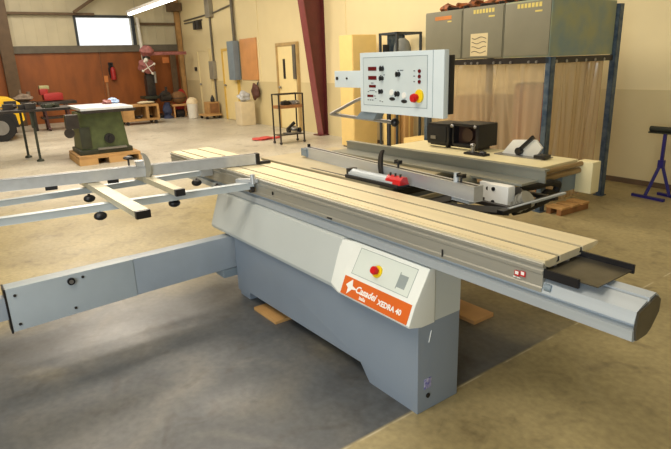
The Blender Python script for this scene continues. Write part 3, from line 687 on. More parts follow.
for i in range(3):
    a, b2 = ed[i], ed[i + 1]
    t = thing('metal_cabinet', labs[i], 'cabinet', 'R', ((a + b2) / 2, 5.22, 1.53), 'grey cabinets on the steel stand')
    m_ = MB(); m_.box(a + .004, b2 - .004, BV0 + .005, BV1 - .02, 1.532, 2.06, .006); bd = m_.build('body', GREYB if i < 2 else GREYS, t)
    m_ = MB(); m_.box(a + .012, b2 - .012, BV0 - .006, BV0 + .006, 1.545, 2.045, .004); dr = m_.build('door', GREYB, t)
    m_ = MB(); m_.box(b2 - .03, b2 - .026, BV0 - .009, BV0 - .006, 1.60, 1.63); m_.build('door_latch', GREYB, dr)
    if i == 0:
        m_ = MB(); m_.box(a + .17, a + .43, BV0 - .0075, BV0 - .006, 1.965, 2.005); m_.build('top_label', ORLBL, dr)
        m_ = MB(); m_.box(a + .37, a + .43, BV0 - .0075, BV0 - .006, 1.935, 1.95); m_.build('small_label', YELLBL, dr)
    else:
        m_ = MB()
        for k in range(7): m_.box(a + .16 + k * .042, a + .19 + k * .042, BV0 - .0075, BV0 - .006, 1.99, 2.03)
        m_.build('top_lettering', YELLBL, dr)
        m_ = MB(); m_.box(a + .37, a + .45, BV0 - .0075, BV0 - .006, 1.945, 1.96); m_.build('small_label', YELLBL, dr)
    if i == 1:
        m_ = MB(); m_.box(a + .13, a + .37, BV0 - .0075, BV0 - .006, 1.56, 1.79); nt_ = m_.build('notice', PAPER, dr)
        m_ = MB()
        for k in range(4):
            z = 1.60 + k * .048
            pts = [(a + .15 + j * .02, BV0 - .0085, z + .010 * math.sin(j * .75 + k)) for j in range(11)]
            for p, q in zip(pts[:-1], pts[1:]): m_.bar(p, q, .002, .007)
        m_.build('wavy_lines', SKIRT, nt_)
t = thing('loose_parts', 'rusty orange and dark metal parts heaped on top of the grey cabinets', 'machine parts', 'R', (-4.6, 5.0, 2.06))
m_ = MB()
for i in range(9): m_.blob((-5.0 + i * .14, 4.95 + .1 * (i % 3), 2.10 + .015 * (i % 2)), (.09, .09, .05), .3, 2, i)
m_.build('rusty_piece', mat('rust_orange', (170, 92, 40), .7, var=.3, scale=20, rgb2=(90, 60, 34)), t)
m_ = MB()
for i in range(5): m_.cyl((-4.9 + i * .25, 4.85, 2.085), (-4.7 + i * .25, 5.2, 2.1), .02)
m_.build('dark_bar', DSTEEL, t)
# curtains
def curtain(name, label, along, u0, v0, length, z0, z1, seed, nf):
    rnd = random.Random(seed)
    m = MB(); t = m.bm; nx, nz = 200, 26
    g = []
    ph = [rnd.uniform(0, 6.28) for _ in range(5)]
    crs = [(rnd.choice((-.016, .016)), rnd.uniform(.02, .95), rnd.uniform(-.14, .14)) for _ in range(9)]
    for i in range(nx + 1):
        s = i / nx; row = []
        for j in range(nz + 1):
            k = j / nz
            off = sum(a_ * math.exp(-((s - s0 - sl * k) / .014) ** 2) for a_, s0, sl in crs) + .012 * math.sin(s * nf * 6.28 + ph[0] + 1.5 * k * math.sin(s * 9 + ph[1])) + .006 * math.sin(s * nf * 2.3 * 6.28 + ph[2] + k * 2.0) + .02 * k * math.sin(s * 7 + ph[3])
            z = z1 + (z0 - z1) * k + (.012 * math.sin(s * nf * 6.28 + ph[4]) if j == 0 else 0)
            if along == 'u': p = (u0 + s * length, v0 + off, z)
            else: p = (u0 + off, v0 + s * length, z)
            row.append(t.verts.new(p))
        g.append(row)
    for i in range(nx):
        for j in range(nz): t.faces.new((g[i][j], g[i + 1][j], g[i + 1][j + 1], g[i][j + 1]))
    o = single(name, label, 'curtain', 'R', (u0, v0, z0), m, CURT)
    md = o.modifiers.new('Solidify', 'SOLIDIFY'); md.thickness = .002
    return o
curtain('vinyl_curtain', 'wide clear vinyl curtain hanging on the front of the cabinet stand', 'u', BU0 + .07, BV0 + .065, BU1 - BU0 - .16, .05, 1.50, 3, 5)
curtain('vinyl_curtain', 'clear creased vinyl curtain on the right side of the cabinet stand', 'v', BU1 - .075, BV0 + .12, BV1 - BV0 - .18, .05, 1.50, 9, 4)
t = thing('red_drum', 'dull red drum seen through the side vinyl curtain', 'drum', 'R', (-4.05, 5.35, 0))
m_ = MB(); m_.lathe([(.19, .02), (.19, .45), (.20, .46), (.19, .47), (.19, .9), (.20, .91), (.19, .92), (.19, 1.22), (.17, 1.24)], (-4.05, 5.35, 0)); m_.build('drum_shell', mat('faded_red', (190, 96, 80), .6, var=.1), t)
m_ = MB(); m_.lathe([(.165, 1.24), (.165, 1.255), (.03, 1.26)], (-4.05, 5.35, 0)); m_.build('lid', DSTEEL, t)
t = thing('cardboard_box', 'big brown cardboard box behind the front vinyl curtain', 'box', 'R', (-4.7, 5.3, 0))
m_ = MB(); m_.box(-5.0, -4.45, 5.0, 5.6, 0, 1.1, .004); m_.build('carton', CARD, t)
m_ = MB(); m_.box(-4.99, -4.46, 5.26, 5.32, 1.1, 1.103); m_.build('tape', PAPER, t)

# ---- blue roller stand at the right edge
t = thing('roller_stand', 'dark blue steel roller stand by the wall at the right edge', 'roller stand', 'R', (-2.9, 6.14, 0))
m_ = MB(); m_.box(-2.945, -2.915, 6.12, 6.15, .33, .71, .002); m_.build('upright', NAVY, t)
m_ = MB(); m_.bar((-2.93, 6.135, .40), (-3.02, 6.06, .03), .022, .03); m_.bar((-2.93, 6.135, .40), (-2.84, 6.21, .03), .022, .03); m_.box(-2.96, -2.90, 6.11, 6.16, .34, .42, .003); m_.build('splayed_leg', NAVY, t)
m_ = MB(); m_.bar((-3.16, 6.22 - .16, .015), (-2.80, 6.02, .015), .035, .028, .003); m_.build('foot_bar', NAVY, t)
m_ = MB(); m_.bar((-3.0, 6.30, .015), (-2.62, 6.22, .015), .035, .028, .003); m_.build('foot_bar', NAVY, t)
m_ = MB(); m_.box(-3.10, -2.55, 6.11, 6.16, .70, .715); m_.cyl((-3.09, 6.135, .745), (-2.55, 6.135, .745), .03); m_.build('roller', mat('dark_green_roller', (44, 48, 40), .45), t)

# ---- tall rack and boxes behind the control panel
t = thing('tall_rack', 'dark tall steel rack behind the control panel', 'rack', 'R', (-7.37, 6.2, 0))
for (u, v) in ((-7.6, 5.95), (-7.165, 5.95), (-7.6, 6.455), (-7.165, 6.455)):
    m_ = MB(); m_.box(u, u + .035, v, v + .035, 0, 1.98); m_.build('post', DBLUE, t)
for z in (.02, 1.15):
    m_ = MB(); m_.box(-7.6, -7.13, 5.95, 6.49, z, z + .03); m_.build('shelf', DBLUE, t)
m_ = MB(); m_.box(-7.6, -7.13, 5.95, 5.985, 1.945, 1.98); m_.box(-7.6, -7.13, 6.455, 6.49, 1.945, 1.98); m_.box(-7.6, -7.565, 5.95, 6.49, 1.945, 1.98); m_.box(-7.165, -7.13, 5.95, 6.49, 1.945, 1.98)
m_.build('top_frame', DBLUE, t)
m_ = MB(); m_.box(-7.59, -7.58, 6.12, 6.455, 1.18, 1.95); m_.build('back_sheet', BSTEEL, t)
h_ = thing('grey_hood', 'grey domed sheet metal hood on the upper shelf of the dark rack', 'hood', 'R', (-7.35, 6.27, 1.18))
m_ = MB(); m_.lathe([(.155, 1.18), (.155, 1.62), (.145, 1.74), (.11, 1.84), (.05, 1.89)], (-7.36, 6.26, 0)); m_.build('dome', mat('hood_grey', (122, 126, 122), .5), h_)
m_ = MB(); m_.lathe([(.165, 1.18), (.165, 1.2)], (-7.36, 6.26, 0)); m_.build('rim', DSTEEL, h_)
k = single('dark_case', 'small black case beside the grey hood on the rack', 'case', 'R', (-7.5, 6.05, 1.18), MB().box(-7.56, -7.50, 6.0, 6.09, 1.18, 1.80, .005), BLACK)
h_ = thing('carton', 'tan upright carton on the floor shelf of the dark rack', 'box', 'R', (-7.45, 6.2, .05))
m_ = MB(); m_.box(-7.56, -7.36, 6.0, 6.2, .05, .95, .003); m_.build('carton_body', CARDL, h_); m_ = MB(); m_.box(-7.359, -7.355, 6.08, 6.12, .05, .95); m_.build('tape', CARD, h_)
h_ = thing('carton', 'narrow brown carton beside the tan carton on the rack', 'box', 'R', (-7.3, 6.3, .05))
m_ = MB(); m_.box(-7.5, -7.25, 6.23, 6.42, .05, .85, .003); m_.build('carton_body', CARD, h_); m_ = MB(); m_.box(-7.249, -7.245, 6.31, 6.34, .05, .85); m_.build('tape', CARDL, h_)
t = thing('cream_cabinet', 'tall plain cream cabinet standing left of the dark rack', 'cabinet', 'R', (-8.45, 6.13, 0))
m_ = MB(); m_.box(-8.65, -8.25, 5.86, 6.40, .03, 2.0, .006); bd = m_.build('body', CARDL, t)
m_ = MB(); m_.box(-8.249, -8.235, 5.87, 6.39, .06, 1.98, .004); m_.build('door', CARDL, bd)
m_ = MB(); m_.box(-8.63, -8.27, 5.88, 6.38, 0, .03); m_.build('plinth', SKIRT, t)
# low pale crate behind the extension table
t = thing('pale_crate', 'low pale wooden crate on the floor in front of the dark rack', 'crate', 'R', (-6.65, 6.2, 0))
m_ = MB(); m_.box(-6.9, -6.4, 5.9, 6.5, .0, .32, .004); cb_ = m_.build('crate_body', CARDL, t)
m_ = MB()
for z in (.05, .16, .27): m_.box(-6.4, -6.385, 5.9, 6.5, z, z + .045)
m_.build('slat', PLYL, t)

# ---- wire shelf cart
t = thing('shelf_cart', 'black tubular shelf cart standing against the cream wall', 'cart', 'R', (-9.85, 5.6, 0))
cu0, cu1, cv0, cv1 = -10.0, -9.72, 5.12, 5.66
for (u, v) in ((cu0, cv0), (cu1, cv0), (cu0, cv1), (cu1, cv1)):
    m_ = MB(); m_.box(u - .012, u + .012, v - .012, v + .012, .05, .98); m_.ball((u, v, .03), (.03, .03, .03), 10); m_.build('leg', DSTEEL, t)
m_ = MB()
for z in (.965, ):
    m_.box(cu0, cu1, cv0 - .01, cv0 + .01, z, z + .02); m_.box(cu0, cu1, cv1 - .01, cv1 + .01, z, z + .02); m_.box(cu0 - .01, cu0 + .01, cv0, cv1, z, z + .02); m_.box(cu1 - .01, cu1 + .01, cv0, cv1, z, z + .02)
m_.build('top_frame', DSTEEL, t)
m_ = MB(); m_.box(cu0, cu1, cv0, cv1, .70, .76); m_.build('shelf', WOODD, t)
m_ = MB(); m_.box(cu0, cu1, cv0, cv1, .17, .185); m_.build('shelf', DSTEEL, t)
def junk(name, label, cat, base, n, sp, sz, m, seed, group=None, metal2=None):
    r = random.Random(seed); o = thing(name, label, cat, 'R', base)
    a = MB(); b = MB()
    for i in range(n):
        c = (base[0] + r.uniform(-sp[0], sp[0]), base[1] + r.uniform(-sp[1], sp[1]))
        s = sz * r.uniform(.6, 1.1)
        if i % 2: a.blob((c[0], c[1], base[2] + s * .75), (s, s * 1.1, s * .7), .2, 2, i + seed)
        else: a.box(c[0] - s, c[0] + s, c[1] - s * 1.2, c[1] + s * 1.2, base[2], base[2] + s * 1.4, .004)
        if i % 3 == 0: b.cyl((c[0] - s, c[1] - 1.5 * s, base[2] + s * .6), (c[0], c[1] + 1.5 * s, base[2] + s * 1.3), s * .25, seg=10)
    a.build('body', m, o); b.build('shaft', metal2 or STEEL, o)
    return o
junk('power_tool', 'black power tool on the middle shelf of the black cart', 'tool', (-9.86, 5.32, .762), 6, (.07, .11), .06, BLACK, 3)
junk('tool_parts', 'pale metal parts beside the black tool on the cart', 'tool', (-9.86, 5.55, .762), 4, (.06, .06), .05, STEEL, 5)
t = thing('miter_saw', 'small black and silver saw on the bottom shelf of the cart', 'saw', 'R', (-9.85, 5.45, .186))
m_ = MB(); m_.cyl((-9.9, 5.38, .25), (-9.9, 5.43, .25), .06); m_.cyl((-9.8, 5.57, .245), (-9.8, 5.62, .245), .055); m_.bar((-9.85, 5.35, .27), (-9.85, 5.52, .40), .04, .05, .005); m_.build('motor_body', BLACK, t)
m_ = MB(); m_.box(-9.95, -9.76, 5.30, 5.62, .188, .21, .003); m_.blob((-9.84, 5.5, .28), (.06, .07, .06), .2, 2, 1); m_.build('saw_base', STEEL, t)
t = single('red_rag', 'red cloth lying on the floor left of the black cart', 'cloth', 'R', (-10.7, 5.3, 0), MB().blob((-10.72, 5.22, .025), (.16, .22, .03), .3, 3, 4).blob((-10.7, 5.5, .02), (.08, .14, .022), .3, 3, 8), REDCL)

# ---- wall fittings
t = thing('conduit_box', 'long grey electrical box on conduit left of the yellow framed door', 'electrical box', 'R', (-16.6, 6.56, 1.17))
m_ = MB(); m_.box(-16.85, -16.5, 6.52, 6.626, 1.17, 1.70, .006); m_.build('box', mat('box_grey', (140, 134, 118), .5), t)
m_ = MB(); m_.cyl((-16.6, 6.59, 1.7), (-16.6, 6.59, ZC), .03); m_.cyl((-16.62, 6.59, .1), (-16.62, 6.59, 1.17), .025); m_.build('conduit', SKIRT, t)
m_ = MB(); m_.box(-16.72, -16.36, 6.50, 6.626, 2.95, 3.5, .006); m_.build('upper_box', mat('box_grey', (140, 134, 118)), t)
t = thing('blue_grey_cabinet', 'narrow blue-grey electrical enclosure on the wall beside the plywood board', 'electrical box', 'R', (-14.8, 6.5, 1.16))
m_ = MB(); m_.box(-15.1, -14.68, 6.42, 6.60, 1.16, 2.2, .01); m_.build('enclosure', BLUEG, t)
m_ = MB(); m_.cyl((-14.86, 6.56, 2.2), (-14.86, 6.56, ZC), .045); m_.build('conduit', SKIRT, t)
t = single('plywood_board', 'orange plywood board fixed on the cream wall', 'board', 'R', (-14.1, 6.6, 1.16), MB().box(-14.62, -13.6, 6.598, 6.626, 1.16, 2.23, .002), mat('orange_ply', (206, 148, 92), .5, var=.08, scale=3))
t = thing('emergency_light', 'dark twin wall light high up near the corner of the building', 'light', 'R', (-17.6, 6.5, 2.66))
m_ = MB(); m_.box(-17.85, -17.65, 6.5, 6.626, 2.68, 2.94, .01); m_.box(-17.58, -17.38, 6.5, 6.626, 2.68, 2.94, .01); m_.build('lamp_box', DSTEEL, t)
m_ = MB(); m_.box(-18.9, -17.3, 6.59, 6.625, 2.92, 2.96); m_.build('mount_rail', SKIRT, t)
t = single('wall_conduit', 'grey horizontal conduit running along the wall near the ceiling', 'pipe', 'R', (-16.5, 6.6, 3.0), MB().tube([(-18.9, 6.6, 3.02), (-16.3, 6.6, 3.06), (-14.9, 6.6, 3.16)], .022), SKIRT)
t = single('wall_switch', 'small dark switch on the wall between the corner and first door', 'switch', 'R', (-18.25, 6.6, 1.42), MB().box(-18.34, -18.18, 6.59, 6.626, 1.42, 1.54, .003), DSTEEL)
t = thing('hanging_bag', 'dark brown bag hanging on the wall right of the plywood board', 'bag', 'R', (-13.62, 6.5, .66))
m_ = MB(); m_.blob((-13.62, 6.5, .86), (.15, .10, .2), .16, 3, 3); m_.build('bag_body', mat('dark_brown_leather', (84, 48, 34), .6, var=.2), t)
m_ = MB(); m_.tube([(-13.67, 6.55, .98), (-13.62, 6.6, 1.12), (-13.57, 6.55, .98)], .012); m_.build('strap', BLACK, t)
t = thing('wrapped_stack', 'clear plastic wrapped pale stack below the hanging brown bag', 'stack', 'R', (-13.8, 6.25, 0))
m_ = MB(); m_.box(-14.02, -13.62, 6.05, 6.45, .0, .62, .02); m_.build('wrapped_block', mat('pale_wrap', (214, 198, 164), .35, var=.05), t)
m_ = MB(); m_.blob((-13.84, 6.25, .74), (.17, .17, .13), .25, 3, 6); m_.build('plastic_bag', mat('wrap_grey', (184, 186, 188), .3, var=.15, scale=12), t)
t = thing('wooden_cabinet', 'small tan wooden cabinet on wheels near the faint first door', 'cabinet', 'R', (-16.5, 6.35, 0))
m_ = MB(); m_.box(-16.75, -16.35, 6.2, 6.55, .14, .5, .01); bd = m_.build('carcass', WOODT, t)
m_ = MB(); m_.box(-16.34, -16.33, 6.24, 6.51, .18, .46); m_.build('door', WOODD, t)
m_ = MB(); m_.box(-16.85, -16.25, 6.05, 6.58, .09, .14); m_.build('platform', CARD, t)
for (u, v) in ((-16.75, 6.1), (-16.3, 6.1), (-16.75, 6.5), (-16.3, 6.5)):
    m_ = MB(); m_.cyl((u - .015, v, .045), (u + .015, v, .045), .045, seg=14); m_.build('caster', BLACK, t)
t = single('black_canister', 'small black canister on top of the wheeled wooden cabinet', 'canister', 'R', (-16.5, 6.4, .5), MB().lathe([(.06, .5), (.07, .56), (.05, .63), (.02, .68), (.02, .70)], (-16.5, 6.4, 0)), BLACK)

# ---- back wall fittings
t = thing('fire_extinguisher', 'red fire extinguisher hanging on the orange plywood back wall', 'fire extinguisher', 'R', (UB + .12, 4.2, 1.2))
m_ = MB(); m_.lathe([(.02, 1.22), (.08, 1.24), (.085, 1.5), (.07, 1.58), (.025, 1.64)], (UB + .13, 4.22, 0)); m_.build('cylinder', REDM, t)
m_ = MB(); m_.cyl((UB + .13, 4.22, 1.62), (UB + .13, 4.22, 1.76), .03); m_.bar((UB + .13, 4.22, 1.74), (UB + .22, 4.12, 1.72), .03, .03); m_.tube([(UB + .15, 4.2, 1.7), (UB + .2, 4.08, 1.6), (UB + .17, 4.1, 1.4)], .018); m_.box(UB + .03, UB + .06, 4.12, 4.26, 1.3, 1.78); m_.build('valve_and_hose', BLACK, t)
t = single('wall_notice', 'small pale notice on the back wall beside the fire extinguisher', 'notice', 'R', (UB + .04, 4.0, 1.17), MB().box(UB + .031, UB + .036, 3.94, 4.06, 1.17, 1.37), ORLBL)
t = single('wall_notice', 'small pale orange sign high on the plywood right of the drill press', 'sign', 'R', (UB + .04, 6.0, 1.7), MB().box(UB + .031, UB + .036, 5.9, 6.12, 1.71, 1.9), mat('pale_orange_sign', (214, 130, 70), .5))
t = single('standing_timber', 'thin brown timber leaning on the back wall under the small notice', 'timber', 'R', (UB + .1, 4.0, 0), MB().bar((UB + .12, 3.98, 0), (UB + .06, 4.0, 1.15), .06, .04), WOODD)
t = single('white_downpipe', 'white vertical pipe beside the window on the back wall', 'pipe', 'R', (UB + .15, 5.22, 1.8), MB().cyl((UB + .15, 5.24, 1.8), (UB + .15, 5.20, 3.15), .055), PLASTW)

# ---- green table saw with long extension
t = thing('green_table_saw', 'old green cast cabinet saw with long dark extension table', 'saw', 'R', (-10.6, 1.9, 0))
m_ = MB(); m_.loft([(-10.28, 1.54, .20), (-10.28, 2.34, .20), (-11.0, 2.34, .20), (-11.0, 1.54, .20)], [(-10.32, 1.58, .86), (-10.32, 2.28, .86), (-10.96, 2.28, .86), (-10.96, 1.58, .86)]); cb = m_.build('cabinet', GREEN, t)
m_ = MB(); m_.box(-11.02, -10.22, 1.50, 2.38, .15, .23, .01); m_.build('plinth', DGREEN, t)
m_ = MB(); m_.box(-10.29, -10.2, 1.80, 2.28, .22, .25); m_.build('front_bar', STEEL, t)
m_ = MB(); m_.cyl((-10.33, 2.02, .40), (-10.24, 2.02, .40), .085); m_.cyl((-10.24, 2.02, .40), (-10.2, 2.02, .40), .03); m_.build('hand_hole', BLACK, cb)
m_ = MB(); m_.box(-10.285, -10.262, 1.55, 1.72, .25, .62, .01); m_.build('side_door', DGREEN, cb)
m_ = MB(); m_.box(-10.35, -10.15, 1.35, 1.55, .62, .85, .01); m_.cyl((-10.2, 1.38, .55), (-10.16, 1.38, .55), .08); m_.build('gear_box', DSTEEL, t)
m_ = MB(); m_.box(-11.5, -10.15, 1.60, 2.46, .895, .94, .004); m_.build('table_top', mat('bright_steel_top', (216, 222, 228), .35, .2), t)
m_ = MB(); m_.box(-11.95, -11.15, -1.2, 1.675, .88, .925, .004); m_.build('extension_top', DSTEEL, t)
m_ = MB(); m_.box(-10.2, -10.14, 1.6, 2.50, .85, .90, .004); m_.build('front_rail', DSTEEL, t)
for (u, v) in ((-11.9, .84), (-11.22, .97)):
    m_ = MB(); m_.box(u - .02, u + .02, v - .02, v + .02, .02, .89); m_.lathe([(.065, 0), (.055, .03), (.02, .05)], (u, v, 0), 12); m_.build('leg', DGREEN, t)
m_ = MB(); m_.box(-11.27, -11.2, .93, 1.0, .60, .89, .01); m_.build('leg_bracket', DGREEN, t)
t = thing('wooden_skid', 'tan wooden skid under the old green machine', 'skid', 'R', (-10.6, 1.9, 0))
m_ = MB(); m_.box(-11.15, -10.05, 1.45, 2.46, .10, .148); m_.build('deck', WOODT, t)
for v in (1.44, 1.92, 2.42):
    m_ = MB(); m_.box(-11.12, -10.04, v, v + .30 if v < 2.3 else v + .05, 0, .10); m_.build('runner', CARD, t)
junk('metal_vise', 'grey metal clutter on the far left of the dark extension table', 'tool', (-11.55, .85, .926), 7, (.25, .25), .07, DSTEEL, 21)
junk('dark_clutter', 'dark tools piled on the extension table beside the bright steel top', 'tool', (-11.5, 1.36, .926), 8, (.22, .15), .05, DGREEN, 33, metal2=DSTEEL)
t = thing('blue_rags', 'pale blue and pink rags on the end of the green machine top', 'cloth', 'R', (-10.8, 2.4, .94))
m_ = MB(); m_.blob((-11.2, 2.36, .98), (.09, .10, .06), .3, 3, 2); m_.build('blue_rag', BLUESM, t)
m_ = MB(); m_.blob((-11.1, 2.24, .97), (.08, .08, .05), .3, 3, 5); m_.build('pink_rag', PINK, t)

# ---- red machine on stand behind
t = thing('red_planer', 'red machine on a dark stand in front of the orange back wall', 'machine', 'R', (-17.1, 2.0, 0))
m_ = MB(); m_.box(-17.4, -16.9, 1.82, 2.3, .80, 1.0, .05); m_.box(-17.35, -16.95, 1.75, 1.95, .95, 1.12, .04); m_.build('body', REDM, t)
m_ = MB(); m_.box(-17.3, -17.0, 1.76, 2.0, 1.10, 1.2, .03); m_.build('pale_cover', mat('pale_green_cover', (164, 164, 120), .5), t)
m_ = MB(); m_.box(-17.5, -16.8, 1.65, 2.6, .70, .78, .01); m_.build('bed', DSTEEL, t)
for (u, v) in ((-17.4, 1.78), (-16.9, 1.78), (-17.4, 2.35), (-16.9, 2.35)):
    m_ = MB(); m_.bar((u, v, .70), (u, v + .05, .03), .05, .05); m_.cyl((u, v + .02, .05), (u, v + .08, .05), .05); m_.build('leg', mat('dark_red_leg', (70, 34, 34), .5), t)
m_ = MB(); m_.box(-17.42, -16.88, 1.7, 2.5, .32, .37); m_.build('shelf', DSTEEL, t)
t = thing('grey_grinder', 'dull grey machine head seen left of the red machine', 'machine', 'R', (-17.3, 1.3, 0))
m_ = MB(); m_.box(-17.5, -17.1, .98, 1.62, .74, .80, .01)
m_.build('bench_top', DSTEEL, t)
for v in (1.0, 1.52):
    m_ = MB(); m_.box(-17.45, -17.39, v, v + .06, 0, .74); m_.box(-17.2, -17.14, v, v + .06, 0, .74); m_.build('leg', DSTEEL, t)
m_ = MB(); m_.blob((-17.3, 1.36, .90), (.12, .22, .10), .25, 3, 9); m_.cyl((-17.3, 1.3, .9), (-17.3, 1.3, 1.12), .035); m_.cyl((-17.3, 1.5, .9), (-17.3, 1.5, 1.06), .05); m_.build('grinder_head', mat('grey_brown', (120, 104, 88), .6, var=.3, scale=10), t)

# ---- yellow forklift at the left edge
t = thing('forklift', 'bright yellow forklift truck cut off by the left edge', 'forklift', 'R', (-15.4, .4, 0))
m_ = MB(); m_.prism([(-1.2, .28), (-1.2, 1.0), (.55, 1.04), (.95, .98), (1.12, .86), (1.16, .46), (1.0, .34), (.98, .30)], -16.6, -15.35, 'x', .04); m_.build('body', YELM, t)
m_ = MB(); m_.box(-15.37, -15.30, .78, 1.04, .78, .92, .02); m_.build('lamp_recess', BLACK, t)
for u in (-15.3, -16.5):
    for v in (.62, -.9):
        m_ = MB(); m_.cyl((u - .1, v, .32), (u + .1, v, .32), .32, seg=28); wl = m_.build('tyre', RUB, t)
        m_ = MB(); m_.cyl((u + .1, v, .32), (u + .11, v, .32), .17, seg=20); m_.build('wheel_hub', STEEL, wl)
m_ = MB(); m_.prism([(.2, .3), (.25, .55), (.4, .72), (.75, .74), (.98, .6), (1.02, .3)], -15.42, -15.33, 'x'); m_.build('wheel_arch', BLACK, t)
m_ = MB()
for (u, v) in ((-15.45, .3), (-16.5, .3), (-15.45, -1.1), (-16.5, -1.1)): m_.cyl((u, v, 1.0), (u, v * .8 - .1, 2.1), .035)
m_.box(-16.6, -15.35, -1.1, .25, 2.08, 2.13); m_.build('overhead_guard', BLACK, t)
m_ = MB(); m_.box(-16.3, -15.6, -.5, .1, 1.0, 1.15, .03); m_.box(-16.3, -15.6, .0, .12, 1.1, 1.5, .03); m_.build('operator_seat', BLACK, t)

# ---- wooden cart with tools
t = thing('wooden_cart', 'low tan wooden cart with open side in front of the drill press', 'cart', 'R', (-16.7, 4.25, 0))
m_ = MB()
m_.box(-17.05, -16.45, 3.70, 4.72, .50, .56, .01); m_.box(-17.05, -16.45, 3.70, 4.72, .10, .16, .01); m_.box(-17.05, -17.0, 3.70, 4.72, .16, .50)
for (v, w) in ((3.70, .3), (4.66, .06), (4.34, .08)): m_.box(-17.0, -16.45, v, v + w, .16, .50)
m_.build('carcass', WOODT, t)
for (u, v) in ((-16.5, 3.8), (-16.5, 4.6), (-17.0, 3.8), (-17.0, 4.6)):
    m_ = MB(); m_.cyl((u - .02, v, .05), (u + .02, v, .05), .05, seg=14); m_.build('caster', BLACK, t)
junk('tool_box_contents', 'dark tools inside the open side of the low wooden cart', 'tool', (-16.7, 4.17, .162), 4, (.07, .07), .06, DSTEEL, 41)
junk('black_part', 'black part inside the right bay of the low wooden cart', 'tool', (-16.7, 4.53, .162), 2, (.04, .02), .05, BLACK, 43)
t = single('folded_cloth', 'pale cloth lying on top of the low wooden cart', 'cloth', 'R', (-16.7, 4.4, .56), MB().blob((-16.7, 4.42, .605), (.2, .24, .035), .1, 3, 3), mat('pale_cloth', (196, 186, 158), .8))
# ---- radial drill press
t = thing('radial_drill', 'tall dark radial drill press with reddish head and long arm', 'drill press', 'R', (-18.4, 5.0, 0))
m_ = MB(); m_.cyl((-18.5, 5.1, .1), (-18.5, 5.1, 2.15), .12, seg=20); m_.box(-18.65, -18.33, 4.98, 5.24, .55, 1.35, .02); m_.build('column', DSTEEL, t)
m_ = MB(); m_.box(-18.8, -18.0, 4.75, 5.5, 0, .1, .01); m_.build('base', DSTEEL, t)
m_ = MB(); m_.box(-18.7, -18.1, 4.8, 5.45, .62, .70, .01); m_.build('work_table', DGREEN, t)
m_ = MB(); m_.blob((-18.35, 5.05, 1.62), (.2, .26, .22), .18, 3, 5); m_.blob((-18.45, 5.12, 2.08), (.16, .22, .17), .15, 3, 2); hd = m_.build('drill_head', PINK, t)
m_ = MB()
for a in range(4):
    an = a * math.pi / 2 + .5; m_.cyl((-18.12, 5.02, 1.58), (-18.08, 5.02 + .2 * math.cos(an), 1.58 + .2 * math.sin(an)), .014); m_.ball((-18.08, 5.02 + .21 * math.cos(an), 1.58 + .21 * math.sin(an)), (.04, .04, .04), 10)
m_.ball((-18.2, 5.0, 1.8), (.07, .07, .07), 10)
m_.build('feed_handle', PLASTW, hd)
m_ = MB(); m_.cyl((-18.3, 5.25, 1.1), (-18.3, 5.25, 1.45), .04); m_.build('spindle', STEEL, hd)
m_ = MB(); m_.box(-18.5, -18.36, 5.1, 6.38, 1.95, 2.05, .01); m_.build('radial_arm', PINK, t)
# ---- motor drum on trestle
t = thing('brown_drum', 'round brown wooden drum lying on a small trestle near the corner', 'drum', 'R', (-17.9, 5.8, .42))
m_ = MB(); m_.ball((-17.9, 5.80, .62), (.24, .25, .20), 20); m_.build('drum_body', BROWN, t)
m_ = MB(); m_.lathe([(.25, .60), (.255, .61), (.25, .62)], (-17.9, 5.8, 0)); m_.build('hoop', DSTEEL, t)
t = thing('trestle', 'small tan trestle carrying the round brown drum', 'trestle', 'R', (-17.9, 5.8, 0))
m_ = MB(); m_.box(-18.1, -17.7, 5.52, 6.08, .36, .42, .01); m_.build('top', PLYL, t)
for (u, v) in ((-18.08, 5.55), (-17.75, 5.55), (-18.08, 6.02), (-17.75, 6.02)):
    m_ = MB(); m_.box(u, u + .04, v, v + .04, 0, .36); m_.build('leg', PLYL, t)
k = single('dark_motor', 'black motor under the trestle with the brown drum', 'motor', 'R', (-17.9, 5.8, 0), MB().cyl((-17.9, 5.66, .13), (-17.9, 5.92, .13), .12).box(-18.0, -17.8, 5.7, 5.88, 0, .06), BLACK)
t = thing('white_bin', 'white round bin with pale domed lid in the room corner', 'bin', 'R', (-17.0, 5.9, 0))
m_ = MB(); m_.lathe([(.13, 0), (.15, .02), (.17, .45), (.18, .46)], (-17.0, 5.92, 0)); m_.build('bin_body', PLASTW, t)
m_ = MB(); m_.lathe([(.18, .46), (.18, .5), (.14, .60), (.05, .65)], (-17.0, 5.92, 0)); m_.build('lid', mat('cream_lid', (226, 210, 176), .5), t)
t = thing('dark_blue_grinder', 'dark blue pedestal machine between the wooden cart and brown drum', 'machine', 'R', (-17.8, 5.3, 0))
m_ = MB(); m_.lathe([(.16, 0), (.14, .05), (.09, .1), (.09, .5)], (-17.8, 5.38, 0), 18); m_.blob((-17.8, 5.36, .25), (.13, .14, .22), .2, 3, 2); m_.build('pedestal', BLUED, t)
m_ = MB(); m_.cyl((-17.8, 5.2, .66), (-17.8, 5.5, .66), .13); m_.blob((-17.8, 5.34, .72), (.14, .18, .13), .2, 3, 7); m_.cyl((-17.8, 5.4, .8), (-17.8, 5.4, .98), .04); m_.build('motor_head', DSTEEL, t)
t = single('dark_red_casting', 'dark red casting on the floor behind the brown drum', 'casting', 'R', (-18.6, 6.2, 0), MB().blob((-18.75, 6.15, .40), (.2, .25, .40), .12, 3, 4), REDM)

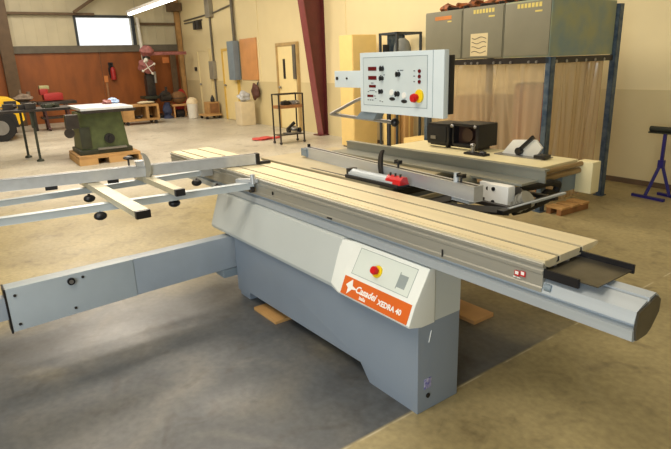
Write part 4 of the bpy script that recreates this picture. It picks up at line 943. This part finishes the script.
# ================================================================== LIGHT
wd = bpy.data.worlds.new('World'); S.world = wd; wd.use_nodes = True
bg = wd.node_tree.nodes['Background']; bg.inputs[0].default_value = (.92, .96, 1.0, 1); bg.inputs[1].default_value = 1.5
def area(fr, p, tgt, sx, sy, power, col):
    l = bpy.data.lights.new('area_light', 'AREA'); l.shape = 'RECTANGLE'; l.size = sx; l.size_y = sy; l.energy = power; l.color = col
    o = bpy.data.objects.new('area_light', l); COL.objects.link(o); o.location = wpos(fr, p)
    d = wpos(fr, tgt) - o.location
    q = d.to_track_quat('-Z', 'Y'); o.rotation_euler = q.to_euler(); return o
WARM = (1, .89, .74)
for u, p in ((-16.5, 130), (-12.5, 225), (-8.5, 225), (-4.5, 110)):
    area('R', (u, 2.0, 4.6), (u, 2.0, 0), 3.0, 1.2, p, WARM)
area('R', (-7.5, 4.2, 4.6), (-7.5, 5.4, 0), 4, .8, 90, WARM)
area('R', (-2.0, -1.2, 4.6), (-2.0, -1.2, 0), 3.0, 1.2, 160, WARM)
# added cool fill light from the camera side, no door stands there
area('R', (2.6, -5.6, 2.2), (-3.2, 2.0, .3), 4.2, 3.4, 400, (.84, .93, 1))

# ================================================================== CAMERA
F = 547.0; TH = math.radians(16.54); RL = math.radians(-2.0)
cd = bpy.data.cameras.new('Camera'); cd.sensor_width = 36; cd.lens = F / 671 * 36; cd.clip_start = .05; cd.clip_end = 200
cam = bpy.data.objects.new('Camera', cd); COL.objects.link(cam)
fw = Vector((0, math.cos(TH), -math.sin(TH))); r0 = Vector((1, 0, 0)); u0_ = r0.cross(fw)
rr_ = r0 * math.cos(RL) + u0_ * math.sin(RL); uu_ = rr_.cross(fw)
cam.matrix_world = Matrix(((rr_.x, uu_.x, -fw.x, 0), (rr_.y, uu_.y, -fw.y, 0), (rr_.z, uu_.z, -fw.z, 1.55), (0, 0, 0, 1)))
S.camera = cam
for o in list(bpy.data.objects):
    if 'base' in o: del o['base']
vs = S.view_settings; vs.view_transform = 'Standard'; vs.look = 'None'; vs.gamma = 1; vs.use_curve_mapping = False; vs.exposure = 0
